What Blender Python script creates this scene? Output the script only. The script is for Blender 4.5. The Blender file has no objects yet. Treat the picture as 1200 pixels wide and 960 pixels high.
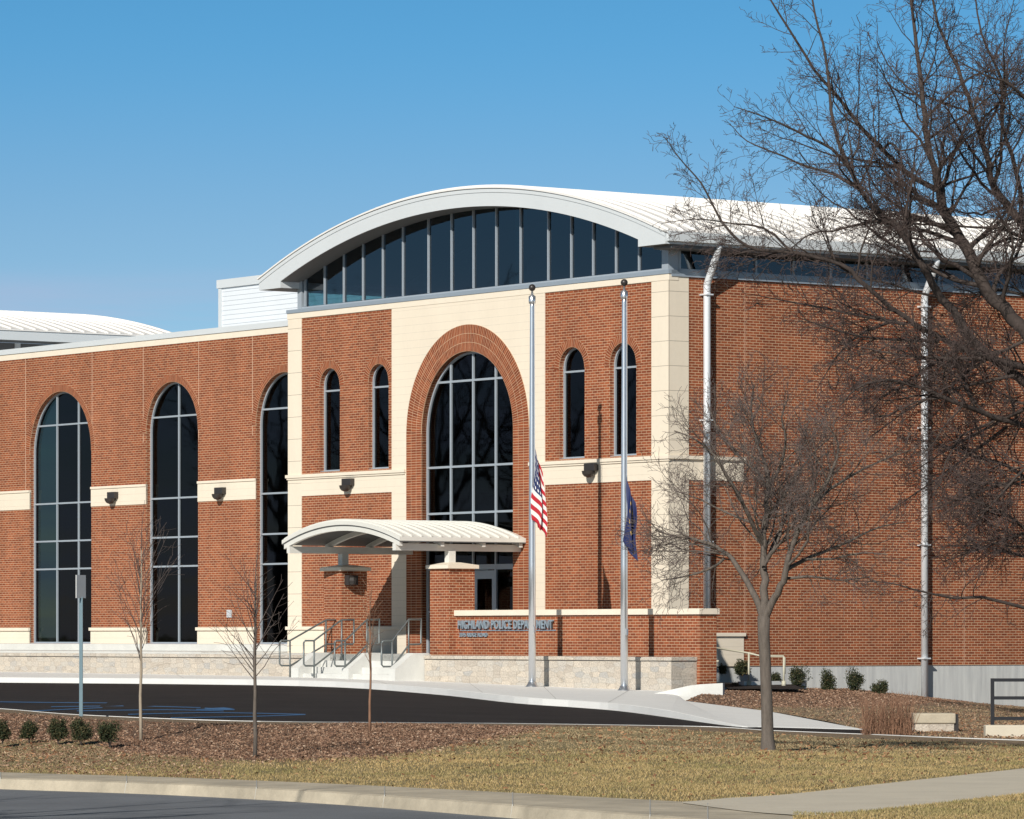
import bpy, math, random
import numpy as np
from mathutils import Vector, Matrix
from mathutils.geometry import tessellate_polygon
R = math.radians
# ------------------------------------------------------------------ camera, sky, sun
sc = bpy.context.scene
COL = sc.collection
F = 5340.0; HY = 745.0; CX = 600.0; EYE = 1.9
cd = bpy.data.cameras.new('camera'); cam = bpy.data.objects.new('camera', cd); COL.objects.link(cam)
cam.location = (0, 0, EYE); cam.rotation_euler = (R(90), 0, 0)
cd.sensor_width = 36; cd.lens = F/1200*36; cd.shift_y = (HY-480)/1200
cd.clip_start = 1; cd.clip_end = 6000
sc.camera = cam
SUN = Vector((-1.706, -4.30, 2.67)).normalized()      # towards the sun
elev = math.asin(SUN.z); 
w = bpy.data.worlds.new('World'); sc.world = w; w.use_nodes = True
nt = w.node_tree; nt.nodes.clear()
sky = nt.nodes.new('ShaderNodeTexSky'); sky.sky_type = 'NISHITA'; sky.sun_disc = False
sky.sun_elevation = elev; sky.sun_rotation = math.atan2(SUN.x, SUN.y)
sky.altitude = 200; sky.air_density = 1.0; sky.dust_density = 0.6; sky.ozone_density = 2.0
tc = nt.nodes.new('ShaderNodeTexCoord'); mp = nt.nodes.new('ShaderNodeMapping'); mp.vector_type = 'POINT'
mp.inputs['Scale'].default_value = (1, 1, 2.0); mp.inputs['Location'].default_value = (0, 0, 0.025)
bg = nt.nodes.new('ShaderNodeBackground'); bg.inputs['Strength'].default_value = 0.072
wo = nt.nodes.new('ShaderNodeOutputWorld')
nt.links.new(tc.outputs['Generated'], mp.inputs['Vector'])
nt.links.new(mp.outputs[0], sky.inputs['Vector']); 
tn = nt.nodes.new('ShaderNodeMix'); tn.data_type = 'RGBA'; tn.blend_type = 'MULTIPLY'; tn.inputs[0].default_value = 1
tn.inputs[7].default_value = (.80, 1.56, 1.72, 1)
nt.links.new(sky.outputs[0], tn.inputs[6])
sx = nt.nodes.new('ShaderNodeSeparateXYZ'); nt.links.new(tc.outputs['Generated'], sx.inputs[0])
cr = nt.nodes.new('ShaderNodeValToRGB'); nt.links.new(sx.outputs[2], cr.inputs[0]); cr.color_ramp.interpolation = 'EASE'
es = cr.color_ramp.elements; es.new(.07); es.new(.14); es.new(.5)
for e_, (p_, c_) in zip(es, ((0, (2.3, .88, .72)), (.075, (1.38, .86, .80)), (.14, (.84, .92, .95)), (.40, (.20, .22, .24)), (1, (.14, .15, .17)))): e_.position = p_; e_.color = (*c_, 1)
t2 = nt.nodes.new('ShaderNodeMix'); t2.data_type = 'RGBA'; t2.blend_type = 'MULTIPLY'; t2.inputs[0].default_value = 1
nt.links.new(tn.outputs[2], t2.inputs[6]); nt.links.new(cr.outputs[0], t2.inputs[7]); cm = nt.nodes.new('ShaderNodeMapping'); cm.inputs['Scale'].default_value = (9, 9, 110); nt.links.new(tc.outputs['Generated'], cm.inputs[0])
cn = nt.nodes.new('ShaderNodeTexNoise'); cn.inputs['Scale'].default_value = 1; cn.inputs['Detail'].default_value = 5; nt.links.new(cm.outputs[0], cn.inputs['Vector'])
r1_ = nt.nodes.new('ShaderNodeMapRange'); r1_.inputs[1].default_value = .36; r1_.inputs[2].default_value = .66; nt.links.new(cn.outputs[0], r1_.inputs[0])
r2_ = nt.nodes.new('ShaderNodeMapRange'); r2_.interpolation_type = 'SMOOTHSTEP'; r2_.inputs[1].default_value = .083; r2_.inputs[2].default_value = .066; nt.links.new(sx.outputs[2], r2_.inputs[0])
mu = nt.nodes.new('ShaderNodeMath'); mu.operation = 'MULTIPLY'; nt.links.new(r1_.outputs[0], mu.inputs[0]); nt.links.new(r2_.outputs[0], mu.inputs[1])
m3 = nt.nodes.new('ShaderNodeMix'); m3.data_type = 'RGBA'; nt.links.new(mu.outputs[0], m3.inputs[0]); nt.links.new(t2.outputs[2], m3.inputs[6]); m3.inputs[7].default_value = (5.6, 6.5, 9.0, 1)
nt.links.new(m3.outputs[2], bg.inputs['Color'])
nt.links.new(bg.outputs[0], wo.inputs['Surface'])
sl = bpy.data.lights.new('sun', 'SUN'); sl.energy = 4.6; sl.angle = R(0.5); sl.color = (1.0, 0.95, 0.87)
so = bpy.data.objects.new('sun', sl); COL.objects.link(so); so.location = (-40, -60, 60)
so.rotation_euler = SUN.to_track_quat('Z', 'Y').to_euler()
vs = sc.view_settings; vs.view_transform = 'Standard'; vs.look = 'None'; vs.exposure = 0.08; vs.gamma = 1
try: vs.use_curve_mapping = False
except Exception: pass

# ------------------------------------------------------------------ frames
ux, uy = -.5818, .8133; Vx, Vy = .8133, .5818; C0 = (3.859, 112.0)
ANG = math.atan2(-uy, -ux)
def PL(x, y, z): return Vector((C0[0]-x*ux+y*Vx, C0[1]-x*uy+y*Vy, z))
def P(px, py, D): return Vector(((px-CX)/F*D, D, EYE+(HY-py)/F*D))
def G(px, py, z):
    D = F*(EYE-z)/(py-HY); return Vector(((px-CX)/F*D, D, z))
def loc(px, D):
    X = (px-CX)/F*D; dx, dy = X-C0[0], D-C0[1]
    return (-(dx*ux+dy*uy), dx*Vx+dy*Vy)

# ------------------------------------------------------------------ materials
def nodes(name):
    m = bpy.data.materials.new(name); m.use_nodes = True
    t = m.node_tree; b = t.nodes['Principled BSDF']; return m, t, b
def N(t, k, **kw):
    n = t.nodes.new(k)
    for a, v in kw.items(): setattr(n, a, v)
    return n
def setv(n, **kw):
    for a, v in kw.items(): n.inputs[a.replace('_', ' ')].default_value = v
def c4(c): return (c[0], c[1], c[2], 1)
def noise(t, vec, scale, detail=4, rough=.6):
    n = N(t, 'ShaderNodeTexNoise'); setv(n, Scale=scale, Detail=detail, Roughness=rough)
    if vec is not None: t.links.new(vec, n.inputs['Vector'])
    return n
def ramp(t, fac, stops):
    r = N(t, 'ShaderNodeValToRGB'); e = r.color_ramp.elements
    while len(e) < len(stops): e.new(.5)
    for i, (p, c) in enumerate(stops): e[i].position = p; e[i].color = c4(c)
    t.links.new(fac, r.inputs['Fac']); return r
def mix(t, fac, a, b, mode='MIX'):
    n = N(t, 'ShaderNodeMix', data_type='RGBA', blend_type=mode)
    for s, v in ((0, fac), (6, a), (7, b)):
        if hasattr(v, 'links') or hasattr(v, 'is_linked'): t.links.new(v, n.inputs[s])
        else: n.inputs[s].default_value = v if s == 0 else c4(v)
    return n.outputs[2]
def uvn(t): return N(t, 'ShaderNodeTexCoord').outputs['UV']
def objn(t): return N(t, 'ShaderNodeTexCoord').outputs['Object']
def bump(t, b, h, strength, dist):
    n = N(t, 'ShaderNodeBump'); setv(n, Strength=strength, Distance=dist)
    t.links.new(h, n.inputs['Height']); t.links.new(n.outputs[0], b.inputs['Normal'])
def brick(name, c1, c2, mortar, bw, bh, ms, off=.5, rough=.85, bmp=.6, streak=.12, smooth=.1, grain=.1):
    m, t, b = nodes(name); uv = uvn(t)
    k = N(t, 'ShaderNodeTexBrick', offset=off)
    setv(k, Scale=1.0, Mortar_Size=ms, Mortar_Smooth=smooth, Bias=0.0, Brick_Width=bw, Row_Height=bh)
    k.inputs['Color1'].default_value = c4(c1); k.inputs['Color2'].default_value = c4(c2); k.inputs['Mortar'].default_value = c4(mortar)
    t.links.new(uv, k.inputs['Vector'])
    ms_ = N(t, 'ShaderNodeMapping'); ms_.inputs['Scale'].default_value = (1.6, .35, 1); t.links.new(uv, ms_.inputs[0]); n1 = noise(t, ms_.outputs[0], .55, 6, .7); n2 = noise(t, uv, 9, 3)
    r1 = ramp(t, n1.outputs[0], [(.3, (1-streak*1.6,)*3), (.7, (1+streak,)*3)])
    r2 = ramp(t, n2.outputs[0], [(.3, (1-grain,)*3), (.7, (1+grain*.8,)*3)])
    c = mix(t, 1.0, k.outputs['Color'], r1.outputs[0], 'MULTIPLY'); c = mix(t, 1.0, c, r2.outputs[0], 'MULTIPLY')
    t.links.new(c, b.inputs['Base Color']); setv(b, Roughness=rough, Specular_IOR_Level=.12)
    inv = N(t, 'ShaderNodeMath', operation='SUBTRACT'); inv.inputs[0].default_value = 1; t.links.new(k.outputs['Fac'], inv.inputs[1])
    bump(t, b, inv.outputs[0], bmp, .006)
    return m
def plain(name, c, rough=.6, metal=0, var=.08, scale=3, bmp=0, spec=None, stretch=None):
    m, t, b = nodes(name); o = objn(t)
    if stretch:
        mm = N(t, 'ShaderNodeMapping'); mm.inputs['Scale'].default_value = stretch; t.links.new(o, mm.inputs[0]); o = mm.outputs[0]
    n = noise(t, o, scale, 6, .65)
    r = ramp(t, n.outputs[0], [(.25, tuple(x*(1-var) for x in c)), (.75, tuple(min(1, x*(1+var)) for x in c))])
    t.links.new(r.outputs[0], b.inputs['Base Color']); setv(b, Roughness=rough, Metallic=metal)
    if bmp: bump(t, b, noise(t, o, scale*12, 4).outputs[0], bmp, .01)
    return m
BR1, BR2, MOR = (.325, .095, .041), (.20, .055, .027), (.59, .405, .265)
M = {}
def limestone():
    m, t, b = nodes('limestone_veneer'); uv = uvn(t)
    mp_ = N(t, 'ShaderNodeMapping'); mp_.inputs['Scale'].default_value = (3.0, 7.6, 1); t.links.new(uv, mp_.inputs[0])
    ds = noise(t, uv, 3, 2); dm = mix(t, .25, mp_.outputs[0], ds.outputs[1])
    v = N(t, 'ShaderNodeTexVoronoi'); setv(v, Scale=1.0, Randomness=.5); t.links.new(mp_.outputs[0], v.inputs['Vector'])
    e = N(t, 'ShaderNodeTexVoronoi', feature='DISTANCE_TO_EDGE'); setv(e, Scale=1.0, Randomness=.5); t.links.new(mp_.outputs[0], e.inputs['Vector'])
    sp = N(t, 'ShaderNodeSeparateColor'); t.links.new(v.outputs['Color'], sp.inputs[0])
    r = ramp(t, sp.outputs[0], [(0, (.52, .46, .39)), (.35, (.62, .55, .46)), (.6, (.57, .53, .47)), (.8, (.66, .58, .48)), (1, (.48, .46, .43))])
    n = noise(t, uv, 22, 5, .7); r2 = ramp(t, n.outputs[0], [(.3, (.70,)*3), (.7, (1.15,)*3)])
    r3 = ramp(t, e.outputs['Distance'], [(0, (.74, .72, .70)), (.05, (1, 1, 1))])
    c = mix(t, 1.0, r.outputs[0], r2.outputs[0], 'MULTIPLY'); c = mix(t, 1.0, c, r3.outputs[0], 'MULTIPLY')
    t.links.new(c, b.inputs['Base Color']); setv(b, Roughness=.9); bump(t, b, n.outputs[0], 1.0, .03); return m
M['brick'] = brick('brick_running_bond', BR1, BR2, MOR, .2032, .0677, .0064)
M['brick_stack'] = brick('brick_rowlock', BR1, BR2, MOR, .233, .0677, .0062, off=0)
M['cream'] = brick('cast_stone_field', (.765, .68, .555), (.765, .68, .555), (.62, .55, .45), 60., .203, .0045, off=0, rough=.8, bmp=.12, streak=.03, grain=.015)
M['cream_quoin'] = brick('cast_stone_quoin', (.765, .68, .555), (.765, .68, .555), (.30, .26, .21), 60., .61, .006, off=0, rough=.8, bmp=.2, streak=.03, grain=.02)
M['cream_smooth'] = plain('cast_stone_trim', (.775, .69, .565), .75, var=.05)
M['limestone'] = limestone()
M['siding'] = brick('white_lap_siding', (.70, .74, .78), (.70, .74, .78), (.38, .42, .47), 60, .14, .008, off=0, rough=.5, bmp=.4, streak=.02, grain=.01)
M['roof'] = plain('white_metal_roof', (.82, .80, .77), .42, var=.04, scale=.6)
M['fascia'] = plain('pale_metal_fascia', (.60, .635, .655), .5, var=.03, scale=.7)
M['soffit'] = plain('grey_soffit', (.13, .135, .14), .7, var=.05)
M['canopy_paint'] = plain('cream_painted_steel', (.70, .69, .64), .45, var=.04)
M['canopy_dark'] = plain('canopy_gap', (.10, .10, .10), .6)
M['frame'] = plain('aluminium_frame', (.40, .45, .50), .42, metal=.25, var=.04)
M['sill'] = plain('grey_metal_flashing', (.34, .40, .46), .45, metal=.3, var=.05)
M['steel'] = plain('satin_aluminium_pole', (.72, .74, .77), .28, metal=.85, var=.04)
M['rail'] = plain('galvanised_rail', (.17, .19, .19), .45, metal=.4, var=.08, scale=8)
M['rail_tan'] = plain('tan_painted_rail', (.50, .48, .38), .5)
M['black'] = plain('black_paint', (.015, .015, .018), .4)
M['bronze'] = plain('dark_bronze_fixture', (.035, .03, .028), .4)
M['downspout'] = plain('weathered_downspout', (.74, .77, .80), .45, metal=.25, var=.12, scale=5, stretch=(1, 1, .2))
M['letter'] = plain('blue_grey_letters', (.29, .36, .42), .4, metal=.2)
M['sign_post'] = plain('sign_post_green_grey', (.16, .24, .28), .45, metal=.3)
M['sign_back'] = plain('sign_panel', (.75, .75, .74), .5)
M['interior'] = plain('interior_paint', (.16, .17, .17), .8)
M['interior_pale'] = plain('interior_pale', (.72, .76, .74), .8)
M['interior_teal'] = plain('interior_teal', (.22, .36, .35), .8)
M['joint'] = plain('joint_sealant', (.62, .42, .30), .8)
M['joint_grey'] = plain('concrete_joint', (.42, .41, .38), .9)  # grey of the kerb and sidewalk joints
M['plate'] = plain('grey_plate', (.5, .52, .55), .5)
def glass(name, tint, refl=1.0, ior=1.5):
    m, t, b = nodes(name); t.nodes.remove(b)
    out = t.nodes['Material Output']
    tr = N(t, 'ShaderNodeBsdfTransparent'); tr.inputs[0].default_value = c4(tint)
    gl = N(t, 'ShaderNodeBsdfGlossy'); setv(gl, Roughness=.02); gl.inputs[0].default_value = (refl*.80, refl*.9, refl, 1)
    fr = N(t, 'ShaderNodeFresnel'); setv(fr, IOR=ior)
    o = objn(t); n = noise(t, o, .8, 2); bp = N(t, 'ShaderNodeBump'); setv(bp, Strength=.06, Distance=.02)
    t.links.new(n.outputs[0], bp.inputs['Height']); t.links.new(bp.outputs[0], gl.inputs['Normal'])
    ms = N(t, 'ShaderNodeMixShader'); t.links.new(fr.outputs[0], ms.inputs[0]); t.links.new(tr.outputs[0], ms.inputs[1]); t.links.new(gl.outputs[0], ms.inputs[2])
    t.links.new(ms.outputs[0], out.inputs[0]); return m
M['glass'] = glass('tinted_glass', (.20, .27, .27), .42)
M['glass_blue'] = glass('clerestory_glass', (.26, .44, .48), 1.0, 1.85)
def concrete(name, c, var=.07, line=None):
    m, t, b = nodes(name); o = objn(t)
    n = noise(t, o, 1.1, 8, .7); r = ramp(t, n.outputs[0], [(.25, tuple(x*(1-var) for x in c)), (.75, tuple(x*(1+var) for x in c))])
    n3 = noise(t, o, 60, 3); r3 = ramp(t, n3.outputs[0], [(.3, (.92,)*3), (.7, (1.05,)*3)])
    col = mix(t, 1.0, r.outputs[0], r3.outputs[0], 'MULTIPLY')
    if line:
        k = N(t, 'ShaderNodeTexBrick', offset=0); setv(k, Scale=1.0, Mortar_Size=.012, Mortar_Smooth=.3, Brick_Width=line, Row_Height=line)
        k.inputs['Color1'].default_value = (1, 1, 1, 1); k.inputs['Color2'].default_value = (.96, .96, .96, 1); k.inputs['Mortar'].default_value = (.6, .6, .6, 1)
        mm = N(t, 'ShaderNodeMapping'); mm.inputs['Rotation'].default_value = (0, 0, -ANG); t.links.new(o, mm.inputs[0]); t.links.new(mm.outputs[0], k.inputs['Vector'])
        col = mix(t, 1.0, col, k.outputs['Color'], 'MULTIPLY')
    t.links.new(col, b.inputs['Base Color']); setv(b, Roughness=.85)
    bump(t, b, n3.outputs[0], .25, .004); return m
M['concrete'] = concrete('new_concrete', (.79, .785, .76), .05)
M['concrete_wall'] = concrete('cast_concrete', (.62, .62, .59), .12)
M['old_concrete'] = concrete('old_concrete', (.60, .54, .43), .12)
M['kerb'] = concrete('kerb_concrete', (.47, .41, .31), .38)
def stained_foundation():
    m, t, b = nodes('foundation_concrete'); o = objn(t)
    mm = N(t, 'ShaderNodeMapping'); mm.inputs['Scale'].default_value = (6, 6, .5); t.links.new(o, mm.inputs[0])
    n = noise(t, mm.outputs[0], 1.0, 6, .7); r = ramp(t, n.outputs[0], [(.3, (.42, .43, .43)), (.7, (.62, .63, .61))])
    t.links.new(r.outputs[0], b.inputs['Base Color']); setv(b, Roughness=.85); return m
M['foundation'] = stained_foundation()
def asphalt(name, c, var=.3):
    m, t, b = nodes(name); o = objn(t)
    n = noise(t, o, .5, 6, .7); n2 = noise(t, o, 70, 3, .8)
    r = ramp(t, n.outputs[0], [(.3, tuple(x*(1-var) for x in c)), (.7, tuple(x*(1+var) for x in c))])
    r2 = ramp(t, n2.outputs[0], [(.3, (.7,)*3), (.75, (1.4,)*3)])
    t.links.new(mix(t, 1.0, r.outputs[0], r2.outputs[0], 'MULTIPLY'), b.inputs['Base Color']); setv(b, Roughness=.95, Specular_IOR_Level=.12)
    bump(t, b, n2.outputs[0], .4, .005); return m
M['asphalt'] = asphalt('lot_asphalt', (.034, .030, .029), .2)
M['road'] = asphalt('road_asphalt', (.17, .18, .195), .15)
M['blue_paint'] = plain('blue_marking_paint', (.045, .14, .30), .8, var=.3, scale=6)
def ground(name, stops, sc_=2.2, fine=40, bs=.8):
    m, t, b = nodes(name); o = objn(t)
    n = noise(t, o, sc_, 8, .75); r = ramp(t, n.outputs[0], stops)
    n2 = noise(t, o, fine, 4, .8); r2 = ramp(t, n2.outputs[0], [(.3, (.55,)*3), (.7, (1.35,)*3)])
    t.links.new(mix(t, 1.0, r.outputs[0], r2.outputs[0], 'MULTIPLY'), b.inputs['Base Color']); setv(b, Roughness=.95)
    bump(t, b, n2.outputs[0], bs, .03); return m
M['grass_soil'] = ground('dry_lawn_soil', [(.3, (.20, .155, .07)), (.5, (.27, .215, .10)), (.7, (.33, .25, .13))], .8)
M['mulch_soil'] = ground('mulch_soil', [(.3, (.12, .07, .045)), (.7, (.22, .14, .09))], 3)
M['verge_soil'] = ground('bare_verge_soil', [(.3, (.15, .10, .06)), (.5, (.24, .17, .10)), (.7, (.32, .24, .15))], 1.0)
M['earth'] = ground('far_ground', [(.3, (.16, .14, .07)), (.7, (.24, .20, .10))], .05)
M['bark'] = plain('grey_bark', (.135, .112, .094), .9, var=.35, scale=9, bmp=.8, stretch=(3, 3, .6))
M['bark_dark'] = plain('dark_bark', (.055, .041, .035), .9, var=.35, scale=5, bmp=.5)
M['twig'] = plain('red_grey_twigs', (.105, .082, .074), .9, var=.25, scale=2)
M['twig_dark'] = plain('dark_twigs', (.065, .045, .04), .9, var=.25, scale=2)
M['young_bark'] = plain('tan_young_bark', (.34, .28, .21), .8, var=.2, scale=9)
M['dead_stem'] = plain('dead_stems', (.24, .13, .08), .9, var=.3, scale=4)
def varied(name, stops, rough=.8, patch=None):
    m, t, b = nodes(name); o = objn(t); g = N(t, 'ShaderNodeNewGeometry')
    r = ramp(t, g.outputs['Random Per Island'], stops); c = r.outputs[0]
    if patch:
        n = noise(t, o, .55, 6, .7); r2 = ramp(t, n.outputs[0], patch); c = mix(t, 1.0, c, r2.outputs[0], 'MULTIPLY')
    t.links.new(c, b.inputs['Base Color']); setv(b, Roughness=rough); return m
M['leaf'] = varied('evergreen_leaves', [(0, (.014, .024, .008)), (.6, (.032, .044, .014)), (.85, (.07, .065, .024)), (1, (.13, .09, .04))])
M['leaf_brown'] = varied('bronzed_leaves', [(0, (.035, .022, .012)), (.5, (.07, .05, .022)), (1, (.10, .075, .03))])
M['blade'] = varied('dry_grass_blades', [(0, (.24, .185, .08)), (.35, (.38, .29, .13)), (.7, (.50, .385, .19)), (1, (.22, .20, .07))], patch=[(.34, (.66, .74, .58)), (.46, (.92, .90, .86)), (.64, (1.18, 1.08, 1.02))])
M['blade_pale'] = varied('straw_blades', [(0, (.30, .22, .12)), (.5, (.44, .34, .20)), (1, (.56, .45, .28))], patch=[(.35, (.7, .66, .6)), (.6, (1.1, 1.05, 1.0))])
M['chip'] = varied('mulch_chips', [(0, (.11, .055, .032)), (.5, (.235, .13, .08)), (.85, (.36, .225, .145)), (1, (.52, .38, .27))])
M['litter'] = varied('fallen_leaves', [(0, (.12, .05, .025)), (.6, (.28, .13, .06)), (1, (.42, .26, .14))])

# ------------------------------------------------------------------ mesh builder
class MB:
    def __init__(s): s.v = []; s.f = []; s.uv = []
    def quad(s, a, b, c, d, uv=None): s.face([a, b, c, d], uv)
    def face(s, pts, uv=None):
        i = len(s.v); s.v += [tuple(p) for p in pts]; s.f.append(list(range(i, i+len(pts)))); s.uv.append(uv)
    def box(s, x0, x1, y0, y1, z0, z1):
        a = [(x0,y0,z0),(x1,y0,z0),(x1,y1,z0),(x0,y1,z0),(x0,y0,z1),(x1,y0,z1),(x1,y1,z1),(x0,y1,z1)]
        i = len(s.v); s.v += a
        for q in ((0,1,5,4),(1,2,6,5),(2,3,7,6),(3,0,4,7),(4,5,6,7),(3,2,1,0)):
            s.f.append([i+k for k in q]); s.uv.append(None)
    def prism(s, loops, c0, c1, axis='y', uvf=None):
        """loops: outer + holes, 2-D points (a,z); extruded from c0 to c1 along axis"""
        def p3(a, z, c): return (a, c, z) if axis == 'y' else ((c, a, z) if axis == 'x' else (a, z, c))
        vl = [[Vector((p[0], p[1], 0)) for p in l] for l in loops]
        flat = [p for l in loops for p in l]
        tris = tessellate_polygon(vl)
        for c in (c0, c1):
            base = len(s.v); s.v += [p3(p[0], p[1], c) for p in flat]
            for t in tris:
                a, b, d = [flat[k] for k in t]
                if abs((b[0]-a[0])*(d[1]-a[1])-(d[0]-a[0])*(b[1]-a[1])) < 1e-9: continue
                s.f.append([base+k for k in t]); s.uv.append([uvf(*flat[k]) for k in t] if uvf else None)
        for l in loops:
            n = len(l)
            for i in range(n):
                a, b = l[i], l[(i+1) % n]
                s.face([p3(*a, c0), p3(*b, c0), p3(*b, c1), p3(*a, c1)])
    def tube(s, pts, rad, sides=8, cap=True):
        pts = [Vector(p) for p in pts]; n = len(pts)
        if not isinstance(rad, (list, tuple)): rad = [rad]*n
        base = len(s.v); prev = None
        for i, p in enumerate(pts):
            d = (pts[min(i+1, n-1)]-pts[max(i-1, 0)])
            if d.length < 1e-9: d = Vector((0, 0, 1))
            d.normalize()
            if prev is None:
                a = d.orthogonal().normalized()
            else:
                a = prev-d*prev.dot(d)
                a = a.normalized() if a.length > 1e-6 else d.orthogonal().normalized()
            prev = a; b = d.cross(a)
            for k in range(sides):
                t = 2*math.pi*k/sides
                s.v.append(tuple(p+(a*math.cos(t)+b*math.sin(t))*rad[i]))
        for i in range(n-1):
            for k in range(sides):
                k2 = (k+1) % sides
                s.f.append([base+i*sides+k, base+i*sides+k2, base+(i+1)*sides+k2, base+(i+1)*sides+k]); s.uv.append(None)
        if cap:
            s.f.append([base+k for k in range(sides)][::-1]); s.uv.append(None)
            s.f.append([base+(n-1)*sides+k for k in range(sides)]); s.uv.append(None)
    def lathe(s, c, prof, sides=16):
        s.tube([(c[0], c[1], z) for r, z in prof], [max(r, .0005) for r, z in prof], sides)
def uvs(me, custom):
    n = len(me.loops)
    if n > 400000: return
    ul = me.uv_layers.new(name='UVMap'); co = me.vertices
    buf = np.zeros((n, 2), dtype=np.float32)
    for p in me.polygons:
        cu = custom[p.index]
        nx, ny, nz = abs(p.normal.x), abs(p.normal.y), abs(p.normal.z)
        for k, li in enumerate(p.loop_indices):
            if cu: buf[li] = cu[k]; continue
            q = co[me.loops[li].vertex_index].co
            buf[li] = (q.x, q.z) if ny >= nx and ny >= nz else ((q.y, q.z) if nx >= nz else (q.x, q.y))
    ul.data.foreach_set('uv', buf.ravel())
def mesh(name, mb, mat, parent=None, org=(0,0,0), smooth=False, bevel=0, need_uv=True, ang=None):
    me = bpy.data.meshes.new(name); me.from_pydata(mb.v, [], mb.f); me.validate(clean_customdata=False) if False else None
    me.update()
    if need_uv: uvs(me, mb.uv)
    if org != (0,0,0):
        me.transform(Matrix.Translation(-Vector(org)))
    me.materials.append(mat)
    if smooth:
        me.polygons.foreach_set('use_smooth', [True]*len(me.polygons))
    o = bpy.data.objects.new(name, me); COL.objects.link(o)
    if parent: o.parent = parent
    if bevel:
        bv = o.modifiers.new('bevel', 'BEVEL'); bv.width = bevel; bv.segments = 2; bv.limit_method = 'ANGLE'
    return o
def tag(o, label=None, cat=None, group=None, kind=None):
    for k, v in (('label', label), ('category', cat), ('group', group), ('kind', kind)):
        if v: o[k] = v
    return o
def thingB(name, label, cat, org, group=None):     # thing whose parts are given in building coordinates
    o = bpy.data.objects.new(name, None); COL.objects.link(o); o.empty_display_size = .3
    o.location = PL(*org); o.rotation_euler = (0, 0, ANG); return tag(o, label, cat, group)
def thingW(name, label, cat, org, group=None):
    o = bpy.data.objects.new(name, None); COL.objects.link(o); o.empty_display_size = .3
    o.location = org; return tag(o, label, cat, group)
def soloB(name, mb, mat, org, label, cat, group=None, **k):
    o = mesh(name, mb, mat, None, org, **k); o.location = PL(*org); o.rotation_euler = (0, 0, ANG); return tag(o, label, cat, group)
def soloW(name, mb, mat, org, label, cat, group=None, **k):
    o = mesh(name, mb, mat, None, org, **k); o.location = org; return tag(o, label, cat, group)
def rect(a0, a1, z0, z1): return [(a0, z0), (a1, z0), (a1, z1), (a0, z1)]
def archpoly(xl, xr, z0, zs, n=24, ratio=1.0):
    c = (xl+xr)/2; r = (xr-xl)/2
    pts = [(xl, z0), (xr, z0)]
    for i in range(n+1):
        t = math.pi*i/n; pts.append((c+r*math.cos(t), zs+r*ratio*math.sin(t)))
    return pts

# ------------------------------------------------------------------ the building
B = thingB('police_station', 'red brick two storey building with white curved roofs, arched windows and covered entrance', 'building', (0, 0, 0))
def part(name, mb, mat, parent=None, **k): return mesh(name, mb, mat, parent or B, **k)
def boxes(name, mat, bl, parent=None, **k):
    for b_ in bl:
        m = MB(); m.box(*b_); part(name, m, M[mat], parent, **k)
TOP = 10.80; FL = 1.42
AC = -8.64; RI = 2.09; RO = 2.79; ZS = 7.24
SW = [(-15.67, -14.68), (-13.28, -12.31), (-4.57, -3.49), (-2.43, -1.33)]   # slim windows of the front
SWC = 9.20; SWB = 6.38
front_holes = [archpoly(a, b, SWB, SWC-(b-a)/2, 16) for a, b in SW]
main_arch = archpoly(AC-RI, AC+RI, FL, ZS, 40)
m = MB(); m.prism([rect(-17.26, 0, FL-.5, TOP-.02)] + front_holes + [[(x, max(z, FL-.45)) for x, z in main_arch]], 0, .30)
part('front_wall', m, M['brick'])
# cream work
CP = -.018
m = MB(); m.prism([rect(-12.14, -5.17, FL-.5, 10.64), [(x, max(z, FL-.45)) for x, z in archpoly(AC-RO, AC+RO, FL, ZS, 40)]], CP, .05)
part('cream_field', m, M['cream'])
boxes('quoin', 'cream_quoin', [(-17.26, -16.57, CP, .05, 2.15, 10.64)])
m = MB(); m.box(-.69, .018, CP, .05, 2.15, 10.64); m.box(0, .018, .05, .60, 1.14, 10.75); part('quoin', m, M['cream_quoin'])
boxes('coping', 'cream_smooth', [(-17.29, .03, -.03, .28, 10.64, TOP)], bevel=.008)
boxes('band_course', 'cream', [(-16.57, -12.14, CP, .05, 5.74, 6.28), (-5.17, -.69, CP, .05, 5.74, 6.28), (0, .018, .60, 2.33, 5.74, 6.25)])
for a, b in ((-17.31, AC-RO-.03), (AC+RO+.03, .08)):
    m = MB(); m.box(a, b, -.08, 0, 6.25, 6.335); m.box(a+.03, b-.03, -.05, 0, 6.20, 6.25)
    if b > 0: m.box(0, .08, 0, 2.36, 6.25, 6.335)
    part('band_moulding', m, M['cream_smooth'])
boxes('base_course', 'cream', [(-17.28, AC-RO, -.022, .05, FL-.5, 2.06), (AC+RO, .02, -.022, .05, FL-.5, 2.06), (.0, .022, .05, 2.33, 1.14, 1.88)])
boxes('base_moulding', 'cream_smooth', [(-17.33, AC-RO, -.07, .05, 2.06, 2.15), (AC+RO, .07, -.07, .05, 2.06, 2.15), (.0, .07, .05, 2.37, 1.88, 1.97)], bevel=.008)
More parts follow.
